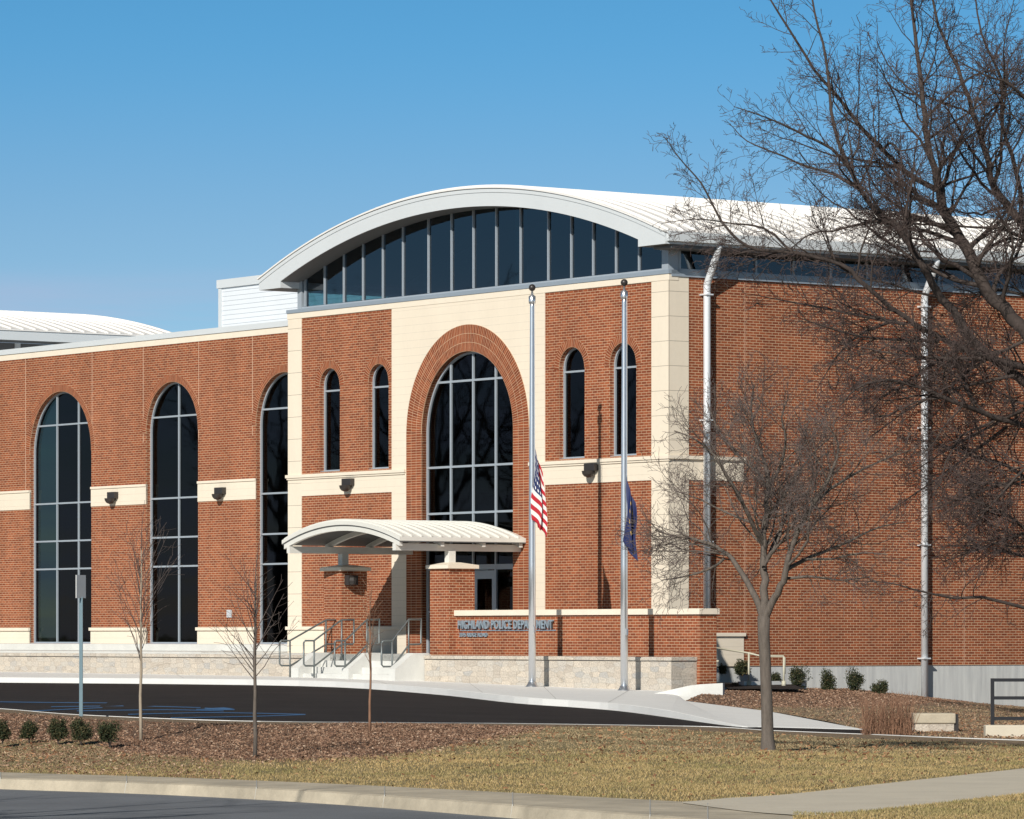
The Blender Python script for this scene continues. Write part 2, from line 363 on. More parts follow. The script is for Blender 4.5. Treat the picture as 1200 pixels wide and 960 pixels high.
def arch_ring(xl, xr, z0, zs, w_, y0, y1, n=40, jamb=True):
    c = (xl+xr)/2; ri = (xr-xl)/2; ro = ri+w_; rm = (ri+ro)/2; m = MB()
    for i in range(n):
        t0, t1 = math.pi*i/n, math.pi*(i+1)/n
        q = [(c+ri*math.cos(t0), zs+ri*math.sin(t0)), (c+ro*math.cos(t0), zs+ro*math.sin(t0)), (c+ro*math.cos(t1), zs+ro*math.sin(t1)), (c+ri*math.cos(t1), zs+ri*math.sin(t1))]
        m.face([(p[0], y0, p[1]) for p in q], [(0, rm*t0), (w_, rm*t0), (w_, rm*t1), (0, rm*t1)])
        m.face([(q[1][0], y0, q[1][1]), (q[1][0], y1, q[1][1]), (q[2][0], y1, q[2][1]), (q[2][0], y0, q[2][1])], [(0, rm*t0), (.1, rm*t0), (.1, rm*t1), (0, rm*t1)])
        m.face([(q[3][0], y0, q[3][1]), (q[3][0], y1, q[3][1]), (q[0][0], y1, q[0][1]), (q[0][0], y0, q[0][1])], [(0, rm*t1), (.1, rm*t1), (.1, rm*t0), (0, rm*t0)])
    if jamb:
        for a, b in ((xl-w_, xl), (xr, xr+w_)):
            m.face([(a, y0, z0), (b, y0, z0), (b, y0, zs), (a, y0, zs)], [(0, z0), (w_, z0), (w_, zs), (0, zs)])
            for x in (a, b): m.face([(x, y0, z0), (x, y1, z0), (x, y1, zs), (x, y0, zs)])
    return m
part('entrance_arch', arch_ring(AC-RI, AC+RI, FL-.5, ZS, RO-RI, -.03, .29), M['brick_stack'])
for a, b in SW: part('window_arch', arch_ring(a, b, 0, SWC-(b-a)/2, .21, -.010, .12, 24, False), M['brick_stack'])

def window(xl, xr, z0, zs, y, vert, trans, mat, fw=.048, n=32, top=None, parent=None, sill=True):
    """arched window: frame mesh with its pane as a child"""
    c = (xl+xr)/2; r = (xr-xl)/2; m = MB(); d = .11
    def h(x): return zs+math.sqrt(max(0, r*r-(x-c)**2))
    m.box(xl, xl+fw, y, y+d, z0, zs); m.box(xr-fw, xr, y, y+d, z0, zs); m.box(xl+fw, xr-fw, y, y+d, z0, z0+fw)
    for i in range(n):
        t0, t1 = math.pi*i/n, math.pi*(i+1)/n
        q = [(c+(r-fw)*math.cos(t0), zs+(r-fw)*math.sin(t0)), (c+r*math.cos(t0), zs+r*math.sin(t0)), (c+r*math.cos(t1), zs+r*math.sin(t1)), (c+(r-fw)*math.cos(t1), zs+(r-fw)*math.sin(t1))]
        m.prism([q], y, y+d)
    for x in vert: m.box(x-fw/2, x+fw/2, y+.003, y+d-.003, z0+fw, h(x)-fw*.8)
    for z in trans:
        hw = r if z <= zs else math.sqrt(max(0, r*r-(z-zs)**2))
        m.box(c-hw+fw*.8, c+hw-fw*.8, y+.006, y+d-.006, z-fw/2, z+fw/2)
    o = part('window', m, M['frame'], parent)
    g = MB(); g.prism([archpoly(xl+.01, xr-.01, z0+.01, zs, n)], y+.05, y+.062)
    mesh('pane', g, mat, o)
    if sill:
        s_ = MB(); s_.box(xl, xr, y-.12, y, z0-.05, z0+.015); mesh('sill', s_, M['frame'], o)
    return o
for a, b in SW: window(a, b, SWB, SWC-(b-a)/2, .13, [], [8.59], M['glass'])
# great arched window above, glazed entrance below
window(AC-RI, AC+RI, 3.70, ZS, .14, [-9.62, -8.60, -7.58], [8.58, 6.34, 5.12], M['glass'], fw=.056, n=48, sill=False)
m = MB(); y = .14
for x in (AC-RI+.035, -9.62, -8.60, -7.58, AC+RI-.035): m.box(x-.035, x+.035, y, y+.11, FL, 3.70)
m.box(AC-RI, AC+RI, y+.004, y+.106, 3.62, 3.699); m.box(AC-RI, -9.6, y+.004, y+.106, 2.5, 2.56)
ent = part('entrance_glazing', m, M['frame'])
for a, b in ((AC-RI, -9.655), (-7.545, AC+RI)):
    g = MB(); g.box(a, b, y+.05, y+.06, FL, 3.62); mesh('pane', g, M['glass'], ent)
for x0, x1 in ((-9.58, -8.64), (-8.56, -7.62)):
    m = MB(); m.box(x0, x0+.13, y+.02, y+.07, FL, 3.60); m.box(x1-.13, x1, y+.02, y+.07, FL, 3.60)
    m.box(x0+.13, x1-.13, y+.02, y+.07, 3.38, 3.60); m.box(x0+.13, x1-.13, y+.02, y+.07, FL, 1.75)
    dr = part('door', m, M['frame'])
    g = MB(); g.box(x0+.12, x1-.12, y+.04, y+.05, 1.74, 3.39); mesh('pane', g, M['glass'], dr)
    g = MB(); g.tube([(x0+.1, y-.04, 2.3), (x0+.1, y-.04, 2.75)], .015, 6); g.box(x0+.09, x0+.11, y-.04, y+.02, 2.32, 2.34); g.box(x0+.09, x0+.11, y-.04, y+.02, 2.70, 2.72)
    mesh('handle', g, M['steel'], dr)

# side wall (faces the camera's right)
m = MB(); m.prism([rect(.0, 34, 1.14, 10.74)], -.30, 0, axis='x'); 
part('side_wall', m, M['brick'])
m = MB(); m.box(-.3, -.02, .02, 34, -1.5, 1.14); part('foundation', m, M['foundation'])
m = MB(); m.box(-.3, .05, .05, 34, 10.74, 10.90); m.box(-17.3, .05, -.05, .3, TOP, 10.90)
part('sill_flashing', m, M['sill'])
boxes('control_joint', 'joint', [(0, .003, yj-.006, yj+.006, z0, z1) for yj, z0, z1 in ((2.38, 6.34, 10.7), (2.38, 1.98, 5.73), (9.6, 1.14, 10.7), (17, 1.14, 10.7))])
# left side of main block, back, floor inside
m = MB(); m.box(-17.26, -16.96, .30, 34, 0, 10.75); part('return_wall', m, M['brick'])
# wing
WY = 1.10
WW = [(-33.63, -29.90, [-32.23, -30.93], [8.32, 5.93, 4.78, 3.93]), (-26.71, -23.80, [-25.12], [8.32, 5.93, 4.78, 3.93]), (-20.67, -17.77, [-19.17], [8.32, 5.93, 4.78, 3.93])]
WC = 9.32
m = MB(); m.prism([rect(-44, -17.26, 1.2, 10.42)] + [archpoly(a, b, 1.66, WC-(b-a)/2, 28) for a, b, _, _ in WW], WY, WY+.30)
part('wing_wall', m, M['brick'])
for a, b, vv, tt in WW:
    window(a, b, 1.66, WC-(b-a)/2, WY+.14, vv, [z for z in tt], M['glass'], fw=.05)
    part('window_arch', arch_ring(a, b, 0, WC-(b-a)/2, .21, WY-.010, WY+.12, 32, False), M['brick_stack'])
edges = [-44] + [e for a, b, _, _ in WW for e in (a, b)] + [-17.262]
for i in range(0, len(edges), 2):
    boxes('band_course', 'cream', [(edges[i], edges[i+1], WY-.018, WY+.05, 5.78, 6.30)]); boxes('band_moulding', 'cream_smooth', [(edges[i], edges[i+1], WY-.045, WY+.05, 6.30, 6.37)])
    boxes('base_course', 'cream', [(edges[i], edges[i+1], WY-.03, WY+.05, 1.66, 2.05)]); boxes('base_moulding', 'cream_smooth', [(edges[i]-(.03 if i else 0), edges[i+1]+(.03 if i < 6 else 0), WY-.08, WY, 2.05, 2.14)])
m = MB(); m.box(-44, -17.27, WY-.05, WY+.28, 1.3, 1.655); part('wing_plinth', m, M['concrete_wall'])
m = MB(); m.box(-35.5, -17.28, WY-.02, WY+.3, 10.42, 10.60); part('wing_coping', m, M['cream_smooth'])
m = MB(); m.box(-35.5, -17.28, WY-.05, WY+.35, 10.60, 10.76); part('wing_flashing', m, M['fascia'])
m = MB()
for px in (30, 108, 168, 233, 296):
    a = (px-CX)/F; X0 = C0[0]+WY*Vx; Y0 = C0[1]+WY*Vy; u = (X0-a*Y0)/(a*uy-ux)
    boxes('control_joint', 'joint', [(-u-.009, -u+.009, WY-.004, WY, 6.37 if px in (30,) else 7.6, 10.42)])
# wing roof and rear masses
m = MB(); m.box(-44, -17.26, WY+.3, 30, 10.1, 10.3); part('flat_roof', m, M['fascia'])
# siding penthouse
m = MB(); m.box(-27.28, -17.0, 4.0, 12, 10.3, 12.30); ph = part('penthouse', m, M['siding'])
m = MB(); m.box(-27.36, -16.9, 3.94, 12.06, 12.30, 12.55); m.box(-27.30, -27.14, 3.965, 3.999, 10.3, 12.30); mesh('trim', m, M['fascia'], ph)

# barrel roofs
def barrel(cx, half, ztop, sag, ztipb, apexb, Rb, flat, y0, y1, name, seams=True, step=.46):
    Rt = (half*half+sag*sag)/(2*sag); n = 48; m = MB(); top = []; bot = []
    for i in range(n+1):
        x = -half+2*half*i/n; top.append((cx+x, ztop-Rt+math.sqrt(Rt*Rt-x*x)))
    hb = half-flat
    for i in range(n+1):
        x = hb-2*hb*i/n; bot.append((cx+x, apexb-Rb+math.sqrt(Rb*Rb-x*x)))
    sec = top+[(cx+half, ztipb)]+[(cx+hb, ztipb)]+bot+[(cx-hb, ztipb), (cx-half, ztipb)]
    m.prism([sec], y0, y1); o = part(name, m, M['fascia'], smooth=False)
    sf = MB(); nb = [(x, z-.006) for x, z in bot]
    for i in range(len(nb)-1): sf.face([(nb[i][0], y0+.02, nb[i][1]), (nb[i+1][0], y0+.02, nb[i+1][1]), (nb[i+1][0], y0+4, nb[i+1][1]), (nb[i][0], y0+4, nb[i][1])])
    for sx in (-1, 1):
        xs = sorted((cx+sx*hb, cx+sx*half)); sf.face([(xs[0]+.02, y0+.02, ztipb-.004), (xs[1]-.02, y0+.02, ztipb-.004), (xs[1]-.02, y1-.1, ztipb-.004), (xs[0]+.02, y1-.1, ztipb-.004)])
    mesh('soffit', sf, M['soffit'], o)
    # roofing sheet over the top, with its seams
    s = MB()
    def arc(dz, x): return ztop+dz-Rt+math.sqrt(max(0, Rt*Rt-x*x))
    for i in range(n):
        x0 = -half-.03+2*(half+.03)*i/n; x1 = -half-.03+2*(half+.03)*(i+1)/n
        xa, xb = max(-half, x0), min(half, x1)
        q = [(cx+x0, arc(.01, xa)), (cx+x1, arc(.01, xb)), (cx+x1, arc(.05, xb)), (cx+x0, arc(.05, xa))]
        s.prism([q], y0-.05, y1)
    if seams:
        k = y0+.1
        while k < y1:
            for i in range(n):
                x0 = -half+2*half*i/n; x1 = -half+2*half*(i+1)/n
                s.prism([[(cx+x0, arc(.05, x0)), (cx+x1, arc(.05, x1)), (cx+x1, arc(.105, x1)), (cx+x0, arc(.105, x0))]], k-.02, k+.02)
            k += step
    mesh('roof_sheet', s, M['roof'], o)
    # trim line below the sheet on the front edge
    s = MB()
    for i in range(n):
        x0 = -half+2*half*i/n; x1 = -half+2*half*(i+1)/n
        s.prism([[(cx+x0, arc(-.10, x0)), (cx+x1, arc(-.10, x1)), (cx+x1, arc(.0, x1)), (cx+x0, arc(.0, x0))]], y0-.018, y0+.01)
    mesh('edge_trim', s, M['fascia'], o)
    return o
MR = barrel(-8.57, 9.23, 13.46, 1.72, 11.46, 13.01, 24.8, 1.10, -.62, 34, 'main_roof')
m = MB(); m.box(.665, .76, -.58, 34, 11.53, 11.77); mesh('gutter', m, M['fascia'], MR)
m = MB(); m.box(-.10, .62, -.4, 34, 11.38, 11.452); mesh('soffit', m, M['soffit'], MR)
LR = barrel(-52.2, 10.2, 13.12, 1.24, 11.58, 12.80, 34.0, 1.15, -6, 11.6, 'wing_roof')
m = MB(); m.box(-43.6, -43.3, -3, 11, 10.0, 11.58); part('rear_clerestory', m, M['soffit'])
boxes('rear_mullion', 'fascia', [(-43.3, -43.25, -3+k*3.0, -2.8+k*3.0, 10.0, 11.57) for k in range(4)])
# clerestory
def zb(x): return 13.01-24.8+math.sqrt(24.8*24.8-(x+8.57)**2)
MU = [-16.50, -15.53, -14.58, -13.64, -12.68, -11.72, -10.52, -9.45, -8.45, -7.42, -6.34, -5.13, -4.14, -3.21, -2.25, -1.30]
def ztop_(x): return zb(x)+.02 if -16.69 < x < -.45 else 11.47
m = MB(); m.box(-16.6, -.28, .03, .20, 10.90, 10.95)
for x in MU: m.box(x-.018, x+.018, .04, .14, 10.96, ztop_(x)-.01)
m.box(-16.80, -16.60, -.0, .24, 10.90, 11.66); m.box(-.28, -.02, -.01, .32, 10.90, 11.47)
m.box(-.45, -.28, .07, .2, 11.40, 11.47)
cf = part('clerestory', m, M['frame'])
pts = [(-16.62, 10.93), (-.1, 10.93), (-.1, 11.47), (-.45, 11.47)] + [(x, ztop_(x)) for x in np.linspace(-.46, -16.62, 40)]
g = MB(); g.prism([pts], .09, .102); mesh('pane', g, M['glass_blue'], cf)
m = MB(); yy = .32; m.box(-.10, -.005, .32, 34, 10.9, 10.94)
while yy < 34:
    m.box(-.09, .0, yy, yy+.05, 10.93, 11.39); yy += 1.2
cs = part('side_clerestory', m, M['frame'])
g = MB(); g.box(-.05, -.04, .32, 34, 10.93, 11.39); mesh('pane', g, M['glass_blue'], cs)
# inside: dark rooms seen through the glass
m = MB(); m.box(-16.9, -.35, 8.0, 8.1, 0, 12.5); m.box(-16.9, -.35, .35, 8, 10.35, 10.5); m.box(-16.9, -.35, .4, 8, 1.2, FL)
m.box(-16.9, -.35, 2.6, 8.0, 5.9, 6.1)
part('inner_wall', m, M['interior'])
M['warm'] = plain('orange_board', (.75, .16, .06), .8); M['tan'] = plain('tan_board', (.75, .58, .36), .8)
def atpx(px, py, y0):
    a = (px-CX)/F; X0 = C0[0]+y0*Vx; Y0 = C0[1]+y0*Vy; u = (X0-a*Y0)/(a*uy-ux); return (-u, EYE+(HY-py)/F*(Y0+u*uy))
for nm, mt, pts_ in (('hall_board', 'warm', ((557, 578), (569, 577), (571, 588), (566, 594), (561, 592))), ('hall_board', 'tan', ((566, 598), (571, 583), (577, 592), (577, 598))), ('hall_board', 'tan', ((580, 598), (587, 581), (597, 598)))):
    m = MB(); m.prism([[atpx(a, b, .6) for a, b in pts_]], .6, .66); part(nm, m, M[mt])  # orange and tan boards just inside the great arched window
boxes('inner_column_and_reflection', 'interior_pale', [(-7.08, -6.82, .42, .62, 10.5, 12.9), (-11.26, -11.16, .42, .55, 10.5, 12.5), (-16.4, -13.6, 1.2, 1.3, 10.5, 11.12), (-10.6, -10.1, 1.4, 1.7, FL, 7.6), (-14.9, -14.7, .9, 1.1, 6.1, 9.5)])
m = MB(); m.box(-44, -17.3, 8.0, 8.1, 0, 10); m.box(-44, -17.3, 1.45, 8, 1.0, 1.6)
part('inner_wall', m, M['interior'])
boxes('inner_column_and_reflection', 'interior_pale', [(-24.5, -24.3, 2.3, 5.5, 1.6, 4.3), (-30.8, -30.6, 2.2, 4.8, 1.6, 4.4), (-19.4, -19.1, 2.0, 2.3, 1.6, 8.0)])
m = MB(); m.box(-33.3, -32.5, 1.9, 2.2, 1.6, 8.2); part('inner_column_and_reflection', m, M['interior_pale'])  # pale block inside imitates a reflection in the leftmost tall window

# wall lights
for x, y0 in ((-14.12, 0), (-3.06, 0)):
    pass
def wall_light(x, y0, z):
    m = MB(); m.box(x-.22, x+.22, y0-.14, y0, z, z+.19); o = part('wall_light', m, M['bronze'], bevel=.01)
    g = MB(); g.lathe((x, y0-.16), [(.02, z-.17), (.10, z-.14), (.15, z-.08), (.17, z)], 16); mesh('reflector', g, M['bronze'], o)
for px, py, y0 in ((411, 570, 0), (696, 553, 0), (135, 585, WY), (261, 580, WY)):
    a = (px-CX)/F; X0 = C0[0]+y0*Vx; Y0 = C0[1]+y0*Vy; u = (X0-a*Y0)/(a*uy-ux); D = Y0+u*uy
    wall_light(-u, y0-.02, EYE+(HY-py)/F*D+.02)
m = MB(); m.box(-22.2, -21.95, WY-.03, WY, 2.42, 2.64); part('outlet_cover', m, M['plate'])

# downspouts
for yv in (1.06, 8.12):
    m = MB(); r = .09
    m.tube([(.62, yv+.02, 11.50), (.60, yv+.02, 11.42), (.56, yv+.02, 11.34), (.22, yv, 10.68), (.17, yv, 10.58), (.16, yv, 10.50), (.16, yv, 8), (.16, yv, .2)], r, 16)
    o = part('downspout', m, M['downspout'], smooth=True)
    for z in (10.3, 7.2, 4.2, 1.3):
        g = MB(); g.box(.0, .28, yv-.112, yv+.112, z, z+.035); mesh('strap', g, M['downspout'], o)

# entrance canopy with its brick piers
CCX = -8.72; CH = 2.74; CZ = 4.29; CS = .45
m = MB(); CR = (CH*CH+CS*CS)/(2*CS)
def ca(x, dz=0): return CZ+CS+dz-CR+math.sqrt(max(0, CR*CR-x*x))
n = 32
for i in range(n):
    x0 = -CH+2*CH*i/n; x1 = -CH+2*CH*(i+1)/n
    m.prism([[(CCX+x0, ca(x0)), (CCX+x1, ca(x1)), (CCX+x1, ca(x1, .10)), (CCX+x0, ca(x0, .10))]], -3.94, -.03)
k = -3.86
while k < -.1:
    for i in range(n):
        x0 = -CH+2*CH*i/n; x1 = -CH+2*CH*(i+1)/n
        m.prism([[(CCX+x0, ca(x0, .10)), (CCX+x1, ca(x1, .10)), (CCX+x1, ca(x1, .15)), (CCX+x0, ca(x0, .15))]], k-.014, k+.014)
    k += .30
can = part('entrance_canopy', m, M['canopy_paint'])
m = MB()
for i in range(n):
    x0 = -CH+2*CH*i/n; x1 = -CH+2*CH*(i+1)/n
    m.prism([[(CCX+x0, ca(x0, -.03)), (CCX+x1, ca(x1, -.03)), (CCX+x1, ca(x1, -.001)), (CCX+x0, ca(x0, -.001))]], -3.92, -.03)
mesh('dark_joint', m, M['canopy_dark'], can)
for yy in (-3.86, -2.58, -1.30, -.14):
    m = MB()
    for i in range(n):
        x0 = -CH+.06+2*(CH-.06)*i/n; x1 = -CH+.06+2*(CH-.06)*(i+1)/n
        m.prism([[(CCX+x0, ca(x0, -.15)), (CCX+x1, ca(x1, -.15)), (CCX+x1, ca(x1, -.031)), (CCX+x0, ca(x0, -.031))]], yy-.05, yy+.05)
    mesh('curved_rib', m, M['canopy_paint'], can)
for sx in (-1, 1):
    m = MB(); x = CCX+sx*(CH-.28); m.box(x-.07, x+.07, -3.92, -.03, CZ-.24, CZ-.06); mesh('beam', m, M['canopy_paint'], can)
    m = MB(); m.box(x-.10, x+.10, -2.3, -2.1, 3.75, CZ-.24); mesh('post', m, M['canopy_paint'], can)
def pier(x, y):
    m = MB(); m.box(x-.42, x+.42, y-.40, y+.40, FL-.3, 3.60); o = part('pier', m, M['brick'])
    m = MB(); a = .50; z0, z1, z2 = 3.60, 3.69, 3.76
    m.box(x-a, x+a, y-a+.02, y+a-.02, z0, z1)
    q = [(x-a, y-a+.02, z1), (x+a, y-a+.02, z1), (x+a, y+a-.02, z1), (x-a, y+a-.02, z1)]; b_ = .15
    t = [(x-b_, y-b_, z2), (x+b_, y-b_, z2), (x+b_, y+b_, z2), (x-b_, y+b_, z2)]
    for i in range(4): m.face([q[i], q[(i+1) % 4], t[(i+1) % 4], t[i]])
    m.face(t); mesh('cap', m, M['cream_smooth'], o)
    return o
pier(-6.22, -2.16); pl = pier(-11.2, -2.12)
m = MB(); m.box(-10.75, -10.55, -2.45, -2.15, 3.22, 3.48); m.lathe((-10.62, -2.3), [(.03, 3.2), (.13, 3.24), (.15, 3.34), (.13, 3.42)], 12)
part('security_camera', m, M['bronze'])
# ------------------------------------------------------------------ setting: ground
def loft(rows, name, mat, kind='structure', skirt=0, sub=1):
    m = MB(); nR = len(rows); nC = len(rows[0])
    for r in range(nR-1):
        for c in range(nC-1): m.face([rows[r][c], rows[r][c+1], rows[r+1][c+1], rows[r+1][c]])
    if skirt:
        for c in range(nC-1):
            a, b = rows[0][c], rows[0][c+1]; m.face([a, b, b-Vector((0, 0, skirt)), a-Vector((0, 0, skirt))])
    o = mesh(name, m, mat); 
    if kind: o['kind'] = kind
    return o
def dens(row, k):
    """smooth resample of a polyline given as (px,py,z) or Vectors"""
    pts = [Vector(p) for p in row]; n = len(pts); out = []
    for i in range(n-1):
        p0 = pts[max(i-1, 0)]; p1 = pts[i]; p2 = pts[i+1]; p3 = pts[min(i+2, n-1)]
        for j in range(k):
            t = j/k
            out.append(.5*((2*p1)+(-p0+p2)*t+(2*p0-5*p1+4*p2-p3)*t*t+(-p0+3*p1-3*p2+p3)*t**3))
    out.append(pts[-1]); return out
m = MB(); m.face([(-3000, -200, -.35), (3000, -200, -.35), (3000, 5000, -.35), (-3000, 5000, -.35)])
o = mesh('ground', m, M['earth']); o['kind'] = 'structure'
# road
m = MB(); m.face([(-40, -20, 0), (14, -20, 0), (14, 75, 0), (-40, 75, 0)]); 
kb = dens([(-300, 892, .15), (-100, 901, .15), (0, 905, .15), (200, 911, .15), (400, 919, .15), (600, 929, .15), (800, 939.5, .15), (843, 943, .15), (930, 951, .15), (1100, 966, .15), (1400, 1000, .15)], 4)
kf = dens([(-300, 899, .14), (-100, 907, .14), (0, 911.5, .14), (200, 918, .14), (400, 928.5, .14), (600, 943, .14), (800, 958, .14), (843, 962, .14), (930, 972, .14), (1100, 992, .14), (1400, 1040, .14)], 4)
KB = [G(*p) for p in kb]; KF = [G(*p) for p in kf]
KF2 = [Vector((p.x-.02, p.y-.03, -.02)) for p in KF]
rd = MB()
for i in range(len(KF)-1):
    a, b = KF[i], KF[i+1]
    rd.face([(a.x, a.y+.1, .0), (b.x, b.y+.1, .0), (b.x-60, b.y-60, 0), (a.x-60, a.y-60, 0)])
o = mesh('road', rd, M['road']); o['kind'] = 'structure'
o = loft([KF2, [p+Vector((0, 0, -.015)) for p in KF], [p+Vector((.03, .05, 0.0)) for p in KF], KB, [p+Vector((.25, .4, -.03)) for p in KB]], 'kerb', M['kerb'])
jm = MB()
for k in range(2, 28, 3):
    a, b, c = KF2[k], KF[k], KB[k]; d = Vector((.012, 0, 0)); u1 = Vector((0, -.004, .004))
    jm.face([a+u1, a+d+u1, b+d+u1, b+u1]); jm.face([b+u1, b+d+u1, c+d+u1, c+u1])
o = mesh('kerb_joint', jm, M['joint_grey']); o['kind'] = 'structure'
# concrete path
ptop = dens([(800, 939.6, .155), (843, 936, .15), (1000, 919.5, .16), (1200, 897.5, .17), (1300, 889, .18), (1400, 880, .18)], 5)
pbot = dens([(800, 941, .155), (900, 953, .155), (1000, 953.5, .17), (1200, 931, .18), (1300, 921, .18), (1400, 912, .18)], 5)
o = loft([[G(*p) for p in pbot], [G(*p) for p in ptop]], 'path', M['old_concrete'])
lw = [dens(r, 5) for r in ([(930, 952, .15), (1000, 951.5, .175), (1200, 930, .19), (1300, 920, .19)], [(930, 1000, .15), (1000, 1005, .15), (1200, 1010, .15), (1300, 1015, .15)])]
LAWN2 = [[G(*p) for p in lw[1]], [G(*p) for p in lw[0]]]
loft(LAWN2, 'near_lawn', M['grass_soil'])
# lot edges
far = dens([(-150, 799.3, .66), (0, 800, .64), (350, 804, .645), (500, 813, .55), (602, 824, .46), (680, 829.5, .40), (740, 835, .35), (857, 851, .24), (900, 852.3, .23), (1013, 855.3, .21)], 5)
near = dens([(-150, 824, .62), (0, 832.5, .57), (95, 840, .54), (270, 847, .50), (450, 849, .42), (600, 850, .34), (800, 853, .24), (857, 855, .22), (900, 858, .20), (1013, 862.6, .19)], 5)
FAR = [G(*p) for p in far]; NEAR = [G(*p) for p in near]
loft([NEAR, FAR], 'parking_lot', M['asphalt'])
up = lambda P_, dz, dy=0, dx=0: [p+Vector((dx, dy, dz)) for p in P_]
loft([up(NEAR, -.05, .0), up(NEAR, .035, -.01), up(NEAR, .04, -.15), up(NEAR, -.15, -.17)], 'near_kerb', M['concrete'])
nk = dens([(1013, 862.6, .19), (1100, 866.5, .22), (1200, 870, .22), (1300, 873, .22)], 4)
NK = [G(*p) for p in nk]
loft([up(NK, -.1, .35), up(NK, .035, .34), up(NK, .04, -.15), up(NK, -.1, -.17)], 'near_kerb', M['concrete'])
back = [PL(-37, -3.1, .88), PL(-28, -3.1, .85), PL(-11.5, -3.1, .82), PL(-6.6, -3.1, .76), PL(-2.5, -3.1, .69), PL(0, -3.1, .65), PL(4.2, -3.1, .60), G(803, 821.5, .46), G(900, 833.5, .34), G(1013, 855, .22)]
BACK = []
bk = [Vector(b) for b in back]
fidx = [0, 1, 2, 3, 4, 5, 6, 7, 8, 9]
for i in range(9):
    for j in range(5): BACK.append(bk[i].lerp(bk[i+1], j/5))
BACK.append(bk[-1])
kh = [float(np.interp(p[0], [780, 880], [.15, .015])) for p in far]
FT = [p+Vector((0, .12, h)) for p, h in zip(FAR, kh)]
o = loft([up(FAR, -.05, -.01), [p+Vector((0, 0, h-.01)) for p, h in zip(FAR, kh)], FT] + [[a.lerp(b, k/7) for a, b in zip(FT, BACK)] for k in range(1, 7)] + [BACK, up(BACK, -.02, 1.5)], 'sidewalk', M['concrete'])
jm = MB()
for k in range(3, 30, 5):
    a, b = FT[k], BACK[k]; a2, b2 = a+Vector((.01, 0, 0)), b+Vector((.01, 0, 0)); q = [a.lerp(b, i/7) for i in range(8)]; q2 = [a2.lerp(b2, i/7) for i in range(8)]
    for i in range(7): jm.face([q[i]+Vector((0, 0, .004)), q2[i]+Vector((0, 0, .004)), q2[i+1]+Vector((0, 0, .004)), q[i+1]+Vector((0, 0, .004))])
o = mesh('sidewalk_joint', jm, M['joint_grey']); o['kind'] = 'structure'
# blue accessible parking markings on the lot
def onlot(px, py):
    # z of the lot at this pixel (lot is nearly planar between its edges)
    nx = [p[0] for p in near]; zn = np.interp(px, nx, [p[2] for p in near]); yn = np.interp(px, nx, [p[1] for p in near])
    fx = [p[0] for p in far]; zf = np.interp(px, fx, [p[2] for p in far]); yf = np.interp(px, fx, [p[1] for p in far])
    Dn = F*(EYE-zn)/(yn-HY); Df = F*(EYE-zf)/(yf-HY)
    s = (HY-py)/F      # z = EYE + s*D ; z = zn+(zf-zn)*(D-Dn)/(Df-Dn)
    g = (zf-zn)/(Df-Dn); D = (zn-g*Dn-EYE)/(s-g)
    return Vector(((px-CX)/F*D, D, EYE+s*D+.012))
mk = MB()
lines = [((-20, 823), (60, 824), (160, 824.6)), ((60, 829), (150, 828), (235, 830)), ((90, 834), (190, 832.5), (262, 834)), ((150, 838), (250, 836), (358, 838)),
         ((200, 842), (290, 840.5), (358, 838.2)), ((-20, 838), (0, 836), (120, 830)), ((230, 832), (275, 832.5), (240, 830.5))]
for ln in lines:
    q = dens([(a, b, 0) for a, b in ln], 6)
    for i in range(len(q)-1):
        a, b = q[i], q[i+1]
        mk.face([onlot(a.x, a.y-.4), onlot(b.x, b.y-.4), onlot(b.x, b.y+.4), onlot(a.x, a.y+.4)])
q = [(238, 831), (262, 829.8), (275, 831.2), (250, 832.8)]
mk.face([onlot(*p) for p in q])
o = mesh('blue_marking', mk, M['blue_paint']); o['kind'] = 'structure'
# lawn and mulch berm between road and lot
cols = {
 -250: [(893.5, .15), (868, .26), (848, .40), (820, .60)],
 -100: [(901, .15), (875, .27), (855, .41), (830, .62)],
 0:   [(905, .15), (880, .28), (860, .42), (835.5, .63)],
 150: [(909.5, .15), (884, .29), (864, .43), (844.5, .645)],
 300: [(915, .15), (888, .30), (868, .42), (848.5, .58)],
 450: [(921.5, .15), (892, .30), (869, .42), (848, .50)],
 600: [(929, .15), (895, .29), (871, .38), (851, .43)],
 750: [(936.8, .15), (893, .28), (872, .34), (853.5, .35)],
 900: [(932, .165), (893, .29), (876, .30), (861, .28)],
 1050: [(916, .175), (893, .24), (879, .26), (867.5, .24)],
 1200: [(900, .18), (889, .20), (881, .22), (872.5, .22)],
 1350: [(885, .18), (881, .20), (878, .21), (876, .2)]}
cx_ = sorted(cols); rows4 = [dens([(c, cols[c][r][0], cols[c][r][1]) for c in cx_], 8) for r in range(4)]
grid = []
rng = np.random.RandomState(3)
for ci in range(len(rows4[0])):
    q = [rows4[r][ci] for r in range(4)]
    w4 = [G(p.x, p.y, p.z) for p in q]
    grid.append(dens(w4, 10))
NR = len(grid[0]); NC = len(grid)
LROWS = [[grid[c][r].copy() for c in range(NC)] for r in range(NR)]
for p in LROWS[0]: p.z -= .03
for r in range(2, NR-1):
    for c in range(NC):
        p = LROWS[r][c]; p.z += .022*math.sin(p.x*1.7+p.y*.6)*math.sin(p.y*.9-p.x*.5)+rng.uniform(-.012, .012)
def is_mulch(px, py):
    top = np.interp(px, [-250, 0, 110, 130, 300, 420, 470, 560, 640, 660], [858, 868, 866, 880, 893, 888, 884, 868, 852, 840])
    return py < top
m1, m2 = MB(), MB()
def topix(p): return (CX+F*p.x/p.y, HY-F*(p.z-EYE)/p.y)
